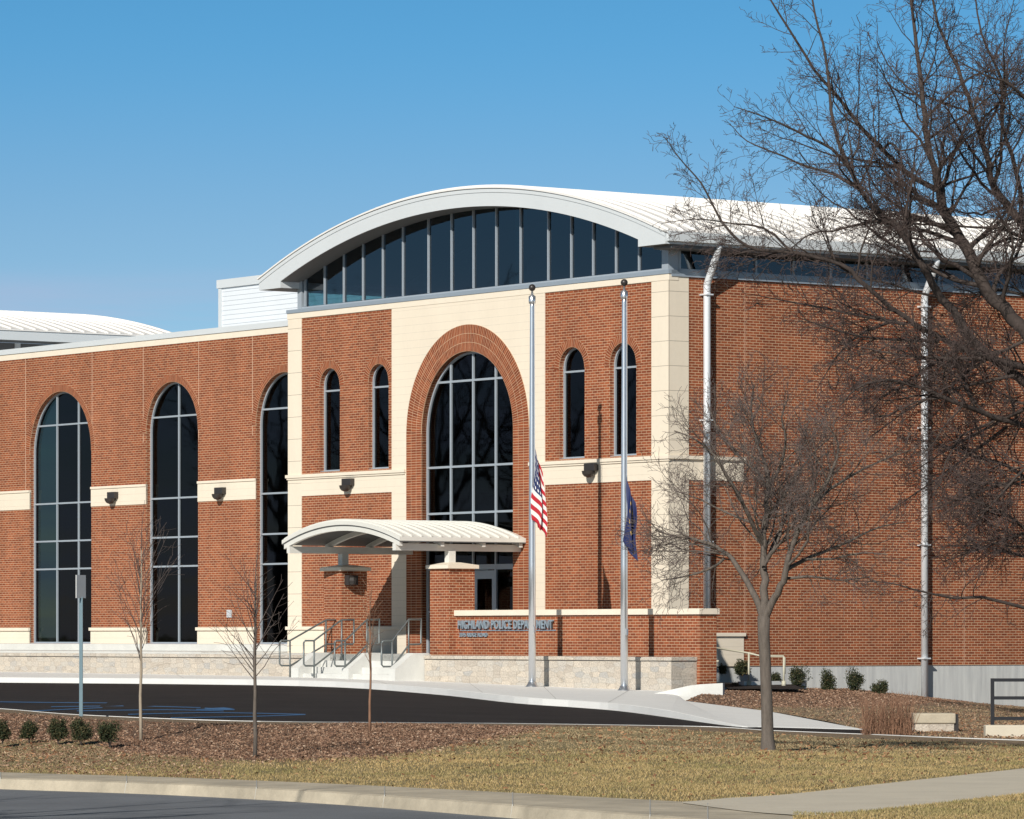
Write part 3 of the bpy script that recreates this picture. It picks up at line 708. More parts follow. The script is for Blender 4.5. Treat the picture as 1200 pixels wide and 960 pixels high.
for r in range(NR-1):
    for c in range(NC-1):
        q = [LROWS[r][c], LROWS[r][c+1], LROWS[r+1][c+1], LROWS[r+1][c]]
        ce = (q[0]+q[2])/2; a = topix(ce)
        (m1 if is_mulch(*a) else m2).face(q)
for mm__, nm, mt in ((m1, 'mulch_bed', 'mulch_soil'), (m2, 'lawn', 'grass_soil')):
    o = mesh(nm, mm__, M[mt], smooth=True); o['kind'] = 'structure'
fill = [G(p[0], p[1], p[2]) for p in dens([(c, cols[c][3][0], cols[c][3][1]) for c in cx_ if -150 <= c <= 1350], 4)]
LN = NEAR+NK[1:]
def at_px(line, px):
    a = [topix(p)[0] for p in line]; return Vector([float(np.interp(px, a, [p[i] for p in line])) for i in range(3)])
pxs = list(range(-100, 1290, 30))
o = loft([[at_px(fill, x)+Vector((0, -.1, -.02)) for x in pxs], [at_px(LN, x)+Vector((0, -.16, .03)) for x in pxs]], 'kerb_side_soil', M['verge_soil'])
o = loft([[at_px(LN, x)+Vector((0, .0, .0)) for x in range(860, 1290, 30)], [at_px([G(860, 840, .24), G(1013, 851, .21), G(1100, 863, .225), G(1330, 871, .185)], x) for x in range(860, 1290, 30)]], 'verge_edge_soil', M['verge_soil'])
# verge on the right running up to the side wall
vf = [G(803, 821.5, .46), G(870, 830, .365), G(900, 833.5, .345), G(967, 845, .27), G(1013, 855, .22), G(1100, 864, .22), G(1200, 867.5, .20), G(1330, 872, .18)]
vb = [PL(4.5, -1.9, .60), PL(2.2, 1.0, .62), PL(0, 3, .62), PL(0, 4.7, .57), PL(0, 5.9, .54), PL(0, 8.24, .33), PL(0, 11.67, .05), PL(0, 16, -.1)]
VR = []
for k in range(13):
    t = k/12; row = []
    for a, b in zip(vf, vb): row.append(a.lerp(b, t)+Vector((0, 0, .05*math.sin(math.pi*t))))
    VR.append(dens(row, 5))
m1, m2 = MB(), MB()
for r in range(12):
    for c in range(len(VR[0])-1):
        q = [VR[r][c], VR[r][c+1], VR[r+1][c+1], VR[r+1][c]]; a = topix((q[0]+q[2])/2)
        mul = a[1] < np.interp(a[0], [800, 900, 960, 1060, 1100, 1200], [840, 828, 829, 826, 822, 822])
        (m1 if mul else m2).face(q)
for mm__, nm, mt in ((m1, 'side_mulch_bed', 'mulch_soil'), (m2, 'verge', 'verge_soil')):
    o = mesh(nm, mm__, M[mt], smooth=True); o['kind'] = 'structure'

# ------------------------------------------------------------------ walls, steps, planters
# sign wall
sgn = thingB('sign_wall', 'long low brick wall with cream cap and raised metal lettering beside the entrance', 'wall', (-1, -2.1, .6))
so_ = (-1, -2.1, .6)
m = MB(); m.box(-5.93, 4.23, -2.34, -1.84, .3, 2.40); mesh('brickwork', m, M['brick'], sgn, so_)
m = MB(); m.box(-5.98, 4.28, -2.40, -1.78, 2.40, 2.54); mesh('coping', m, M['cream_smooth'], sgn, so_, bevel=.008)
m = MB(); m.box(-5.945, -5.90, -2.352, -2.3, .9, 2.40); mesh('corner_trim', m, M['cream_smooth'], sgn, so_)
def text(body, x, z, size, width, y, depth, name):
    cu = bpy.data.curves.new(name, 'FONT'); cu.body = body; cu.size = size; cu.extrude = depth/2; cu.offset = .004*size/.3
    cu.space_character = 1.05
    o = bpy.data.objects.new(name, cu); COL.objects.link(o)
    dg = bpy.context.evaluated_depsgraph_get(); me = bpy.data.meshes.new_from_object(o.evaluated_get(dg))
    bpy.data.objects.remove(o)
    xs = [v.co.x for v in me.vertices]; k = width/(max(xs)-min(xs)); x0 = min(xs)
    for v in me.vertices: v.co = Vector((x+(v.co.x-x0)*k, y+v.co.z*-1, z+v.co.y))-Vector(so_)
    me.materials.append(M['letter'])
    me.update()
    t = bpy.data.objects.new(name, me); COL.objects.link(t); t.parent = sgn; return t
text('HIGHLAND POLICE DEPARTMENT', -5.62, 2.075, .30, 4.07, -2.39, .05, 'lettering')
text('3315 RIDGE ROAD', -5.60, 1.87, .145, 1.22, -2.37, .03, 'address_lettering')
m = MB(); m.box(-5.60, -1.50, -2.315, -2.36, 2.02, 2.045); mesh('rule', m, M['letter'], sgn, so_)
# stone planters
def stone(x0, x1, name, label, ret=None, z0=.2):
    t = thingB(name, label, 'planter', ((x0+x1)/2, -3.0, .6)); og = ((x0+x1)/2, -3.0, .6)
    m = MB(); m.box(x0, x1, -3.1, -2.85, z0, 1.29)
    if ret: m.box(x1-.25, x1, -2.85, -2.345, z0, 1.29)
    mesh('stonework', m, M['limestone'], t, og)
    m = MB(); m.box(x0, x1, -3.085, -2.86, 1.29, 1.31); mesh('joint', m, M['canopy_dark'], t, og)
    m = MB(); m.box(x0, x1+(.03 if ret else 0), -3.13, -2.80, 1.31, 1.40)
    if ret: m.box(x1-.28, x1+.03, -2.80, -2.345, 1.31, 1.40)
    mesh('cap', m, M['limestone'], t, og, bevel=.01)
    return t, og
t, og = stone(-6.1, 4.12, 'stone_planter', 'pale limestone planter wall in front of the brick sign wall', True)
m = MB(); m.box(-5.9, 3.85, -2.8, -2.345, 1.2, 1.30); mesh('soil', m, M['mulch_soil'], t, og)
t, og = stone(-38, -10.95, 'stone_planter', 'long pale limestone planter wall below the tall arched windows on the left')
m = MB(); m.box(-38, -17.3, -2.8, 1.04, 1.30, 1.46); m.box(-17.3, -10.95, -2.8, -.03, 1.30, 1.42); mesh('soil', m, M['concrete_wall'], t, og)
# landing + steps
st = thingB('entrance_steps', 'pale concrete steps with sloping cheek walls rising to the entrance', 'steps', (-9, -3, .8)); og = (-9, -3, .8)
m = MB(); m.box(-10.9, -6.6, -3.0, -.03, .5, FL-.004); m.box(-6.6, -.2, -1.82, -.03, .5, FL-.004); m.box(-12.0, -10.91, -2.78, -.04, 1.2, FL); mesh('landing', m, M['concrete_wall'], st, og)
m = MB()
for k in range(4):
    m.box(-10.6, -6.4, -3.84+.28*k, -3.0, .3, .92+.1667*k-(.004 if k == 3 else 0))
mesh('treads', m, M['concrete_wall'], st, og, bevel=.008)
for x0, x1 in ((-10.95, -10.6), (-8.55, -8.25), (-6.42, -6.12)):
    m = MB(); m.prism([[(-3.98, .3), (-3.98, 1.06), (-3.42, 1.46), (-2.95, 1.46), (-2.95, .3)]], x0, x1, axis='x')
    mesh('cheek_wall', m, M['concrete_wall'], st, og, bevel=.01)
# handrails of the steps
rails = [(-11.05, -3.95, 'galvanised handrail at the far left edge of the entrance steps', 1.0), (-9.9, -3.95, 'galvanised handrail standing second from the left on the entrance steps', .76),
         (-8.45, -3.95, 'galvanised handrail rising along the middle cheek wall of the steps', .60), (-6.45, -3.85, 'galvanised handrail along the right cheek wall next to the stone planter', .45)]
for x, yb, lab, k in rails:
    t = thingB('handrail', lab, 'handrail', (x, yb, .75), 'handrails on the entrance steps'); og = (x, yb, .75); r = .024
    yt = yb+1.12*k
    m = MB(); m.tube([(x, yb-.32, 1.72), (x, yb-.27, 1.77), (x, yb, 1.77), (x, yt, 2.31), (x, yt+.34, 2.31), (x, yt+.38, 2.34), (x, yt+.38, 1.72), (x, yt+.34, 1.68), (x, yt+.02, 1.68), (x, yb+.02, 1.12), (x, yb-.27, 1.12), (x, yb-.32, 1.17), (x, yb-.32, 1.72)], r, 8)
    mesh('rail', m, M['rail'], t, og, smooth=True)
    for yy, z0, z1 in ((yb, .6, 1.77), (yt, 1.2, 2.31)):
        m = MB(); m.tube([(x, yy, z0), (x, yy, z1)], r, 8); m.lathe((x, yy), [(.05, z0+.15 if yy == yb else FL), (.05, (z0+.17 if yy == yb else FL+.02))], 10); mesh('post', m, M['rail'], t, og, smooth=True)
# flagpoles
def flagpole(px, D, z0, ztop, label):
    x, y = loc(px, D); og = (x, y, z0)
    t = thingB('flagpole', label, 'flagpole', og, 'flagpoles in front of the sign wall')
    m = MB(); m.tube([(x, y, z0), (x, y, z0+3), (x, y, ztop-.5), (x, y, ztop-.28)], [.088, .085, .052, .05], 16); mesh('pole', m, M['steel'], t, og, smooth=True)
    m = MB(); m.lathe((x, y), [(.20, z0), (.20, z0+.03), (.13, z0+.09), (.10, z0+.16)], 20); mesh('base_collar', m, M['steel'], t, og, smooth=True)
    m = MB(); m.lathe((x, y), [(.075, ztop-.42), (.085, ztop-.38), (.085, ztop-.24), (.03, ztop-.2), (.02, ztop-.1)], 14); mesh('truck', m, M['steel'], t, og, smooth=True)
    m = MB(); c = ztop-.03; m.lathe((x, y), [(.085*math.sin(a), c-.085*math.cos(a)) for a in np.linspace(0, math.pi, 10)], 16); mesh('finial', m, M['bronze'], t, og, smooth=True)
    m = MB(); m.tube([(x+.11, y, z0+1.4), (x+.105, y, ztop-.35)], .006, 5); mesh('halyard', m, M['sign_back'], t, og)
    m = MB(); m.box(x+.07, x+.13, y-.02, y+.02, z0+1.35, z0+1.5); mesh('cleat', m, M['steel'], t, og)
    return x, y
fx1, fy1 = flagpole(623.6, 110, .62, 10.33, 'silver flagpole carrying the red, white and blue flag')
fx2, fy2 = flagpole(731.5, 107.0, .56, 10.22, 'silver flagpole carrying the navy blue flag with gold emblem')
def flag_us():
    m, t, b = nodes('striped_flag_cloth'); sp = N(t, 'ShaderNodeSeparateXYZ'); t.links.new(uvn(t), sp.inputs[0])
    def mth(op, a, b_=0):
        n = N(t, 'ShaderNodeMath', operation=op)
        for i, v in enumerate((a, b_)):
            if isinstance(v, (int, float)): n.inputs[i].default_value = v
            else: t.links.new(v, n.inputs[i])
        return n.outputs[0]
    u, v = sp.outputs[0], sp.outputs[1]
    st_ = mth('GREATER_THAN', mth('MODULO', mth('MULTIPLY', v, 13), 2), 1)
    ct = mth('MULTIPLY', mth('LESS_THAN', u, .4), mth('LESS_THAN', v, 7/13))
    su = mth('SUBTRACT', mth('FRACT', mth('MULTIPLY', u, 15)), .5); sv = mth('SUBTRACT', mth('FRACT', mth('MULTIPLY', v, 9.3)), .5)
    star = mth('LESS_THAN', mth('ADD', mth('MULTIPLY', su, su), mth('MULTIPLY', sv, sv)), .045)
    c = mix(t, st_, (.46, .012, .025), (.74, .72, .70)); cb = mix(t, star, (.015, .025, .10), (.8, .8, .8))
    t.links.new(mix(t, ct, c, cb), b.inputs['Base Color']); setv(b, Roughness=.7); return m
def flag_navy():
    m, t, b = nodes('navy_flag_cloth'); sp = N(t, 'ShaderNodeSeparateXYZ'); t.links.new(uvn(t), sp.inputs[0])
    def mth(op, a, b_=0):
        n = N(t, 'ShaderNodeMath', operation=op)
        for i, v in enumerate((a, b_)):
            if isinstance(v, (int, float)): n.inputs[i].default_value = v
            else: t.links.new(v, n.inputs[i])
        return n.outputs[0]
    du = mth('SUBTRACT', sp.outputs[0], .5); dv = mth('SUBTRACT', sp.outputs[1], .5)
    du = mth('MULTIPLY', du, 1.5)
    torch = mth('MULTIPLY', mth('LESS_THAN', mth('ABSOLUTE', du), .035), mth('LESS_THAN', mth('ABSOLUTE', mth('ADD', dv, -.12)), .2))
    fl = mth('LESS_THAN', mth('ADD', mth('MULTIPLY', mth('MULTIPLY', du, du), 1), mth('MULTIPLY', mth('ADD', dv, .14), mth('ADD', dv, .14))), .008)
    rr = mth('SQRT', mth('ADD', mth('MULTIPLY', du, du), mth('MULTIPLY', dv, dv)))
    an = mth('ARCTAN2', dv, du)
    ring = mth('MULTIPLY', mth('LESS_THAN', mth('ABSOLUTE', mth('SUBTRACT', rr, .36)), .03), mth('GREATER_THAN', mth('SINE', mth('MULTIPLY', an, 13)), .5))
    k = mth('MAXIMUM', mth('MAXIMUM', torch, fl), ring)
    t.links.new(mix(t, k, (.012, .02, .09), (.65, .42, .09)), b.inputs['Base Color']); setv(b, Roughness=.6); return m
def hang_flag(x, y, ztop, hoist, fly, drop, wid, mat, label, seed):
    m = MB(); ns, nt_ = 60, 34; rs = random.Random(seed); ph = [rs.uniform(0, 6) for _ in range(4)]
    def pos(s, t):
        k = 3*s; fr = k-2*math.floor(k/2); tri = fr if fr <= 1 else 2-fr; tri = .5-.5*math.cos(math.pi*tri); lay = k/3
        z = ztop-hoist*t-drop*(.30*tri+.70*lay*(1-.35*t))+.02*math.sin(9*s+ph[0])
        nar = .12+.88*min(1, max(0, (ztop-z)/1.15))**.8
        dx = .06+wid*nar*(tri*.72+.28*lay)+.035*math.sin(5*t+2*s+ph[1])*nar
        dy = (-.10+.20*lay)*nar+.05*math.sin(math.pi*tri+6*t+ph[2])*nar
        return Vector((x+dx+.09, y+dy, z))
    for i in range(ns):
        for j in range(nt_):
            q = [(i, j), (i+1, j), (i+1, j+1), (i, j+1)]
            m.face([pos(a/ns, b/nt_) for a, b in q], [(a/ns, b/nt_) for a, b in q])
    o = soloB('flag', m, mat, (x, y, ztop), label, 'flag', smooth=False)
    # weld so the folds shade smoothly
    import bmesh
    bm = bmesh.new(); bm.from_mesh(o.data); bmesh.ops.remove_doubles(bm, verts=bm.verts, dist=.0005); bm.to_mesh(o.data); bm.free()
    o.data.polygons.foreach_set('use_smooth', [True]*len(o.data.polygons))
    sd = o.modifiers.new('cloth_thickness', 'SOLIDIFY'); sd.thickness = .004
hang_flag(fx1, fy1, EYE+(HY-525)/F*110, 1.72, 2.6, .62, .30, flag_us(), 'red and white striped flag with starred blue corner hanging limp', 2)
hang_flag(fx2, fy2, EYE+(HY-556)/F*107.0, 1.55, 2.4, .66, .22, flag_navy(), 'navy blue flag with small gold emblem hanging limp', 5)

# sign on a post (seen from behind)
b0 = G(95, 841, .56); t = thingW('sign_post', 'grey green metal post with a narrow white sign panel seen edge on', 'sign', b0)
D = b0.y; s = D/F
m = MB(); m.box(b0.x-.028, b0.x+.028, b0.y-.03, b0.y+.03, b0.z-.1, b0.z+(841-700)*s); mesh('post', m, M['sign_post'], t, tuple(b0))
m = MB(); zc = EYE+(HY-701)*s
m.prism([[(0, zc), (.035, zc-.0), (.035, zc+27*s), (0, zc+27*s)]], 0, 1)
m = MB(); c, sn = math.cos(R(62)), math.sin(R(62))
def pnl(w0, w1, y0, y1, z0, z1):
    q = [(w0, y0), (w1, y0), (w1, y1), (w0, y1)]; q = [(b0.x+a*c-b_*sn*1, b0.y-.05+a*sn+b_*c) for a, b_ in q]
    for zz in (z0, z1): m.face([(a, b_, zz) for a, b_ in q])
    for i in range(4):
        a, b_ = q[i], q[(i+1) % 4]; m.face([(a[0], a[1], z0), (b_[0], b_[1], z0), (b_[0], b_[1], z1), (a[0], a[1], z1)])
pnl(-.13, .15, 0, .012, zc, zc+27*s); mesh('sign_panel', m, M['sign_back'], t, tuple(b0))
m = MB(); m.tube([b0+Vector((0, 0, 1.9)), b0+Vector((0, 0, 1.9001))], .03, 6)

# ramp kerb wall, ramp rail
a, b_ = G(745, 818.5, .47), G(847, 813, .585); m = MB()
dirv = (b_-a); dirv.z = 0; L = dirv.length; nv = Vector((-dirv.y, dirv.x, 0)).normalized()*.16
nS = 8; prev = None
for i in range(nS+1):
    f_ = i/nS; p = a.lerp(b_, f_); top = p.z+.02+.22*min(1, f_*1.5); cur = (Vector((p.x, p.y, .2)), Vector((p.x, p.y, top)), Vector((p.x+nv.x, p.y+nv.y, top)), Vector((p.x+nv.x, p.y+nv.y, .2)))
    if prev:
        for k in range(3): m.face([prev[k], cur[k], cur[k+1], prev[k+1]])
    prev = cur
m.face(list(prev)); 
soloW('ramp_edge_wall', m, M['concrete_wall'], tuple(a), 'low pale concrete kerb wall rising beside the end of the sign wall', 'wall')
xa, ya = loc(874, 109.5); xb, yb = loc(938, 112)
wa, wb = G(872, 808, .60), G(945, 806, .62)
m = MB()
def wallseg(m, a, b_, th, z0, z1):
    d = (b_-a); d.z = 0; n_ = Vector((-d.y, d.x, 0)).normalized()*th
    q = [a, b_, b_+n_, a+n_]
    for i in range(4):
        p0, p1 = q[i], q[(i+1) % 4]; m.face([(p0.x, p0.y, z0), (p1.x, p1.y, z0), (p1.x, p1.y, z1), (p0.x, p0.y, z1)])
    m.face([(p.x, p.y, z1) for p in q])
wallseg(m, wa, wb, .2, .3, .79)
soloW('ramp_kerb', m, M['concrete'], tuple(wa), 'short pale concrete kerb carrying the tan ramp handrail', 'kerb')
t = thingW('ramp_handrail', 'tan tubular handrail of the ramp behind the street tree', 'handrail', tuple(wa+Vector((0, 0, .15))))
og = tuple(wa+Vector((0, 0, .15)))
Dr = wa.y+.1
m = MB(); m.tube([P(831, 758, Dr+1.5), P(877.5, 765.5, Dr), P(892, 769, Dr), P(918, 769, Dr), P(919.5, 771, Dr), P(919.5, 790, Dr)], .024, 8); m.tube([P(828, 775, Dr+1.5), P(842, 775, Dr+1)], .024, 8)
mesh('rail', m, M['rail_tan'], t, og, smooth=True)
for px, y0 in ((877.5, 765.5), (918.5, 770)):
    m = MB(); m.tube([P(px, y0, Dr), P(px, 805, Dr)], .024, 8); q = P(px, 798, Dr); m.tube([q-Vector((0, 0, .16)), q], .055, 12); mesh('post', m, M['rail_tan'], t, og, smooth=True)
# dark ramp surface
m = MB(); q = [PL(4.6, -1.75, .56), PL(5.6, -.2, .55), PL(1.5, 2.6, .63), PL(.2, 1.2, .66)]
m.face([p+Vector((0, 0, .09)) for p in q]); o = mesh('ramp', m, M['asphalt']); o['kind'] = 'structure'

# stone pedestal and concrete block with black railing on the right
b0 = G(1095, 862, .17); D = b0.y; s = D/F; t = thingW('stone_pedestal', 'small square stone pedestal with pale cap beside the dead brown bush', 'pedestal', tuple(b0))
m = MB(); m.box(b0.x-.34, b0.x+.34, b0.y, b0.y+.5, 0, b0.z+14*s); mesh('base', m, M['limestone'], t, tuple(b0))
m = MB(); m.box(b0.x-.37, b0.x+.37, b0.y-.03, b0.y+.53, b0.z+14*s, b0.z+26*s); mesh('cap', m, M['kerb'], t, tuple(b0), bevel=.02)
m = MB(); m.box(b0.x+.345, b0.x+.42, b0.y+.02, b0.y+.5, 0, b0.z+25*s); mesh('shade_plate', m, M['bronze'], t, tuple(b0))  # dark plate stands in for the shadow on the pedestal's right face
b0 = G(1155, 866, .17); D = b0.y; s = D/F
m = MB(); m.box(b0.x, b0.x+3, b0.y, b0.y+.35, 0, b0.z+16*s)
soloW('concrete_block_wall', m, M['old_concrete'], tuple(b0), 'low concrete wall at the right edge below the black railing', 'wall', bevel=.015)
b0 = P(1163, 850, D+.6); t = thingW('black_railing', 'black square tube railing at the right edge of the picture', 'railing', tuple(b0))
m = MB(); s = b0.y/F
for yy in (797, 818, 842): zz = EYE+(HY-yy)*s; m.box(b0.x, b0.x+2.6, b0.y-.025, b0.y+.025, zz-.028, zz+.028)
mesh('rail', m, M['black'], t, tuple(b0))
for k in range(3):
    m = MB(); x = b0.x+k*1.2; m.box(x-.03, x+.03, b0.y-.03, b0.y+.03, 0, EYE+(HY-795)*s); mesh('post', m, M['black'], t, tuple(b0))

# ------------------------------------------------------------------ plants
def rot_about(v, ax, a): return Matrix.Rotation(a, 3, ax) @ v
class Tree:
    def __init__(s, seed, rmin=.0026): s.rmin = rmin; s.k = .64 if rmin > .004 else 1.0; s.r = random.Random(seed); s.trunk = MB(); s.tw = MB(); s.br = MB()
    def shoot(s, p, d, L, r, lvl, up, dens_, maxl, mb=None, wig=.18):
        rg = s.r; n = max(2, int(L/.35)+2) if lvl < 2 else 3
        pts = [p.copy()]; rad = [r]; dd = d.normalized(); q = p.copy()
        for i in range(n):
            dd = (dd+Vector((rg.gauss(0, wig), rg.gauss(0, wig), rg.gauss(0, wig)+up))).normalized()
            q = q+dd*(L/n); pts.append(q.copy()); rad.append(max(s.rmin, r*(1-.82*(i+1)/n)))
        (s.br if lvl == 0 else s.tw).tube(pts, rad, 5 if r > .02 else 3, cap=False)
        if lvl >= maxl: return
        s.kids(pts, rad, L, lvl+1, up, dens_, maxl)
    def kids(s, pts, rad, L, lvl, up, dens_, maxl, start=.15):
        rg = s.r; n = max(1, int(L*dens_[min(lvl, len(dens_)-1)]*rg.uniform(.8, 1.2)))
        N_ = len(pts)-1
        for k in range(n):
            f_ = start+(1-start)*((k+rg.random())/n)**.8; x = min(N_-1e-3, f_*N_); i = int(x); a = pts[i].lerp(pts[i+1], x-i)
            d = (pts[i+1]-pts[i]).normalized(); ax = d.orthogonal().normalized(); ax = rot_about(ax, d, rg.uniform(0, 6.283))
            nd = rot_about(d, ax, R(rg.uniform(28, 62)))
            rr = max(.003, (rad[i]+(rad[i+1]-rad[i])*(x-i))*rg.uniform(.40, .66))
            LL = min(L*.62, rr*rg.uniform(62, 105))*(1.0 if f_ < .8 else .8)
            LL = max(.12, LL)
            s.shoot(a, nd, LL, rr*.85, lvl, up, dens_, maxl)
    def limb(s, pts, r0, r1, dens_, maxl, up=.03, start=.15, mb=None, Lk=None):
        pts = dens([Vector(p) for p in pts], 3); n = len(pts); rad = [(r0+(r1-r0)*i/(n-1))*s.k for i in range(n)]
        rg = s.r; pts = [p+Vector((rg.gauss(0, 1), rg.gauss(0, 1), rg.gauss(0, 1)))*rad[i]*.22*(1 if 0 < i < n-1 else 0) for i, p in enumerate(pts)]
        (mb or s.br).tube(pts, rad, 8, cap=False)
        L = sum((pts[i+1]-pts[i]).length for i in range(n-1))
        s.kids(pts, rad, Lk or L, 0, up, dens_, maxl, start)
    def make(s, org, name, label, mats, group=None):
        t = thingW(name, label, 'tree', tuple(org), group)
        if s.trunk.v: mesh('trunk', s.trunk, mats[0], t, tuple(org), smooth=True, need_uv=False)
        if s.br.v: mesh('limbs', s.br, mats[0], t, tuple(org), smooth=True, need_uv=False)
        if s.tw.v: mesh('crown', s.tw, mats[1], t, tuple(org), smooth=False, need_uv=False)
        return t
def L3(D, *q):    # polyline of (px,py,depth offset)
    return [P(a, b, D+c) for a, b, c in q]
# street tree in the lawn
T = Tree(11); D = 63.3
T.trunk.tube(L3(D, (900, 889, 0), (900, 878, 0), (899.5, 860, 0), (898.5, 820, 0), (897, 780, 0), (895, 745, 0), (895, 722, 0)), [.17, .105, .085, .080, .078, .082, .088], 14)
dn = [7.4, 10, 11.5, 10]
T.limb(L3(D, (895, 726, 0), (896, 690, .05), (895, 660, .1), (895, 635, .1), (897, 600, .2), (901, 570, .3)), .062, .030, dn, 3, start=.3)
T.limb(L3(D, (901, 570, .3), (897, 545, .4), (886, 515, .4), (880, 480, .3), (884, 450, .3)), .030, .008, dn, 3, Lk=2.2)
T.limb(L3(D, (901, 570, .3), (915, 545, .1), (921, 515, -.2), (916, 490, -.3), (925, 462, -.4)), .026, .007, dn, 3, Lk=2.2)
T.limb(L3(D, (894, 728, 0), (886, 700, .1), (874, 680, .2), (858, 655, .3), (838, 640, .4), (815, 632, .5), (790, 628, .6), (768, 622, .6)), .052, .009, dn, 3, start=.4, Lk=2.4)
T.limb(L3(D, (895, 640, .1), (880, 610, -.2), (866, 580, -.4), (850, 555, -.5), (838, 535, -.6), (815, 515, -.6), (790, 505, -.5)), .034, .008, dn, 3, start=.2, Lk=2.2)
T.limb(L3(D, (848, 655, .3), (830, 668, .4), (800, 676, .5), (775, 680, .5)), .022, .006, dn, 3, start=.2, Lk=1.7)
T.limb(L3(D, (896, 726, 0), (908, 700, -.1), (917, 680, -.2), (924, 655, -.3), (936, 620, -.4), (950, 595, -.5), (966, 570, -.6), (978, 545, -.6), (982, 520, -.7), (970, 500, -.8)), .056, .008, dn, 3, start=.25, Lk=2.8)
T.limb(L3(D, (922, 668, -.2), (945, 655, .1), (970, 645, .3), (1000, 632, .5), (1030, 618, .7), (1062, 612, .8)), .032, .007, dn, 3, start=.2, Lk=2.4)
T.limb(L3(D, (897, 610, .1), (915, 585, .4), (935, 555, .6), (950, 535, .8), (975, 510, .9)), .028, .007, dn, 3, Lk=2.0)
T.limb(L3(D, (922, 678, -.1), (950, 676, -.3), (985, 680, -.5), (1020, 676, -.6)), .022, .006, dn, 3, Lk=1.6)
T.limb(L3(D, (895, 665, 0), (905, 640, .5), (920, 610, .9), (930, 580, 1.1)), .028, .008, dn, 3, Lk=1.8)
T.limb(L3(D, (955, 588, -.5), (985, 565, -.2), (1015, 548, .1), (1045, 535, .3), (1075, 525, .5)), .024, .006, dn, 3, Lk=2.0, start=.1)
T.limb(L3(D, (940, 656, .1), (975, 655, -.4), (1010, 648, -.8), (1040, 650, -1)), .02, .006, dn, 3, Lk=1.6, start=.1)
T.limb(L3(D, (880, 612, -.2), (850, 600, .3), (820, 585, .7), (790, 575, .9)), .02, .006, dn, 3, Lk=1.6, start=.1)
T.limb(L3(D, (895, 560, .3), (862, 530, .7), (840, 500, .9), (828, 470, 1)), .02, .006, dn, 3, Lk=1.6, start=.1)
T.make(P(900, 880, D), 'street_tree', 'bare young street tree with forked grey trunk standing in the dry lawn', (M['bark'], M['twig']))
# big bare tree whose trunk stands beyond the right edge
T = Tree(23, .0048); D = 97
T.trunk.tube(L3(D, (1292, 850, 0), (1288, 800, 0), (1282, 720, 0), (1275, 620, 0), (1262, 520, 0)), [.62, .45, .40, .36, .33], 14)
db = [4.0, 6.0, 7.6, 6]; dw = [7.0, 8.2, 9.2, 8]
T.limb(L3(D, (1262, 520, 0), (1235, 440, 0), (1200, 385, 0), (1165, 350, 0), (1145, 320, 0), (1132, 290, .2), (1115, 262, .3), (1104, 232, .4), (1097, 205, .4)), .26, .14, db, 3, start=.3, Lk=4.5)
T.limb(L3(D, (1097, 205, .4), (1087, 165, .6), (1082, 120, .8), (1075, 60, 1), (1068, 0, 1.2), (1060, -90, 1.5)), .12, .03, db, 3, Lk=6, start=.05)
T.limb(L3(D, (1102, 225, .4), (1070, 208, .2), (1040, 182, 0), (1010, 150, -.3), (985, 118, -.5), (955, 82, -.8), (925, 35, -1), (900, -5, -1.2), (880, -50, -1.2)), .10, .018, db, 3, Lk=6, start=.05)
T.limb(L3(D, (1235, 470, 0), (1190, 440, -.3), (1140, 400, -.6), (1105, 350, -.8), (1088, 322, -1), (1070, 293, -1.1), (1052, 266, -1.2), (1030, 252, -1.3), (1015, 232, -1.4), (1000, 205, -1.4), (985, 175, -1.5), (975, 130, -1.5), (968, 70, -1.4), (955, 15, -1.3), (945, -40, -1.2)), .17, .025, db, 3, start=.15, Lk=6)
T.limb(L3(D, (1000, 205, -1.4), (975, 175, -1.8), (945, 160, -2), (915, 145, -2.3), (890, 135, -2.5), (860, 125, -2.6)), .06, .012, db, 3, Lk=4)
T.limb(L3(D, (1010, 225, -1.4), (980, 205, -1), (945, 195, -.8), (905, 178, -.6), (875, 165, -.4), (855, 145, -.3)), .055, .01, db, 3, Lk=4)
T.limb(L3(D, (1262, 520, 0), (1240, 380, .5), (1215, 300, .8), (1190, 255, 1), (1172, 232, 1.2), (1160, 205, 1.3), (1152, 170, 1.4), (1140, 130, 1.5), (1122, 80, 1.5), (1100, 30, 1.6), (1085, -40, 1.6)), .2, .03, db, 3, start=.3, Lk=6)
T.limb(L3(D, (1215, 290, .8), (1190, 274, .5), (1170, 268, .2), (1130, 266, 0), (1090, 261, -.2), (1050, 256, -.4)), .07, .012, db, 3, Lk=4)
T.limb(L3(D, (1200, 265, 1), (1190, 200, 1.4), (1175, 150, 1.8), (1172, 90, 2), (1150, 40, 2.2), (1140, -30, 2.4)), .09, .02, db, 3, Lk=5)
T.limb(L3(D, (1240, 300, .5), (1225, 200, -.5), (1210, 130, -1), (1185, 100, -1.5), (1155, 88, -1.8), (1120, 70, -2)), .10, .015, db, 3, Lk=5)
T.limb(L3(D, (1235, 440, 0), (1160, 420, -1), (1110, 400, -1.5), (1060, 372, -2), (1015, 335, -2.4), (985, 310, -2.6), (930, 296, -2.8), (885, 292, -3), (858, 275, -3.2), (840, 250, -3.2), (822, 215, -3.4), (800, 190, -3.5), (782, 165, -3.5)), .11, .012, dw, 3, Lk=5, start=.2)
T.limb(L3(D, (930, 296, -2.8), (895, 268, -2.5), (860, 262, -2.3), (815, 257, -2), (775, 262, -1.8)), .045, .008, dw, 3, Lk=3)
T.limb(L3(D, (1258, 510, 0), (1200, 500, -1), (1150, 482, -1.5), (1115, 470, -2), (1080, 455, -2.3), (1040, 446, -2.6), (1005, 455, -3), (985, 475, -3.2)), .12, .02, dw, 3, Lk=5)
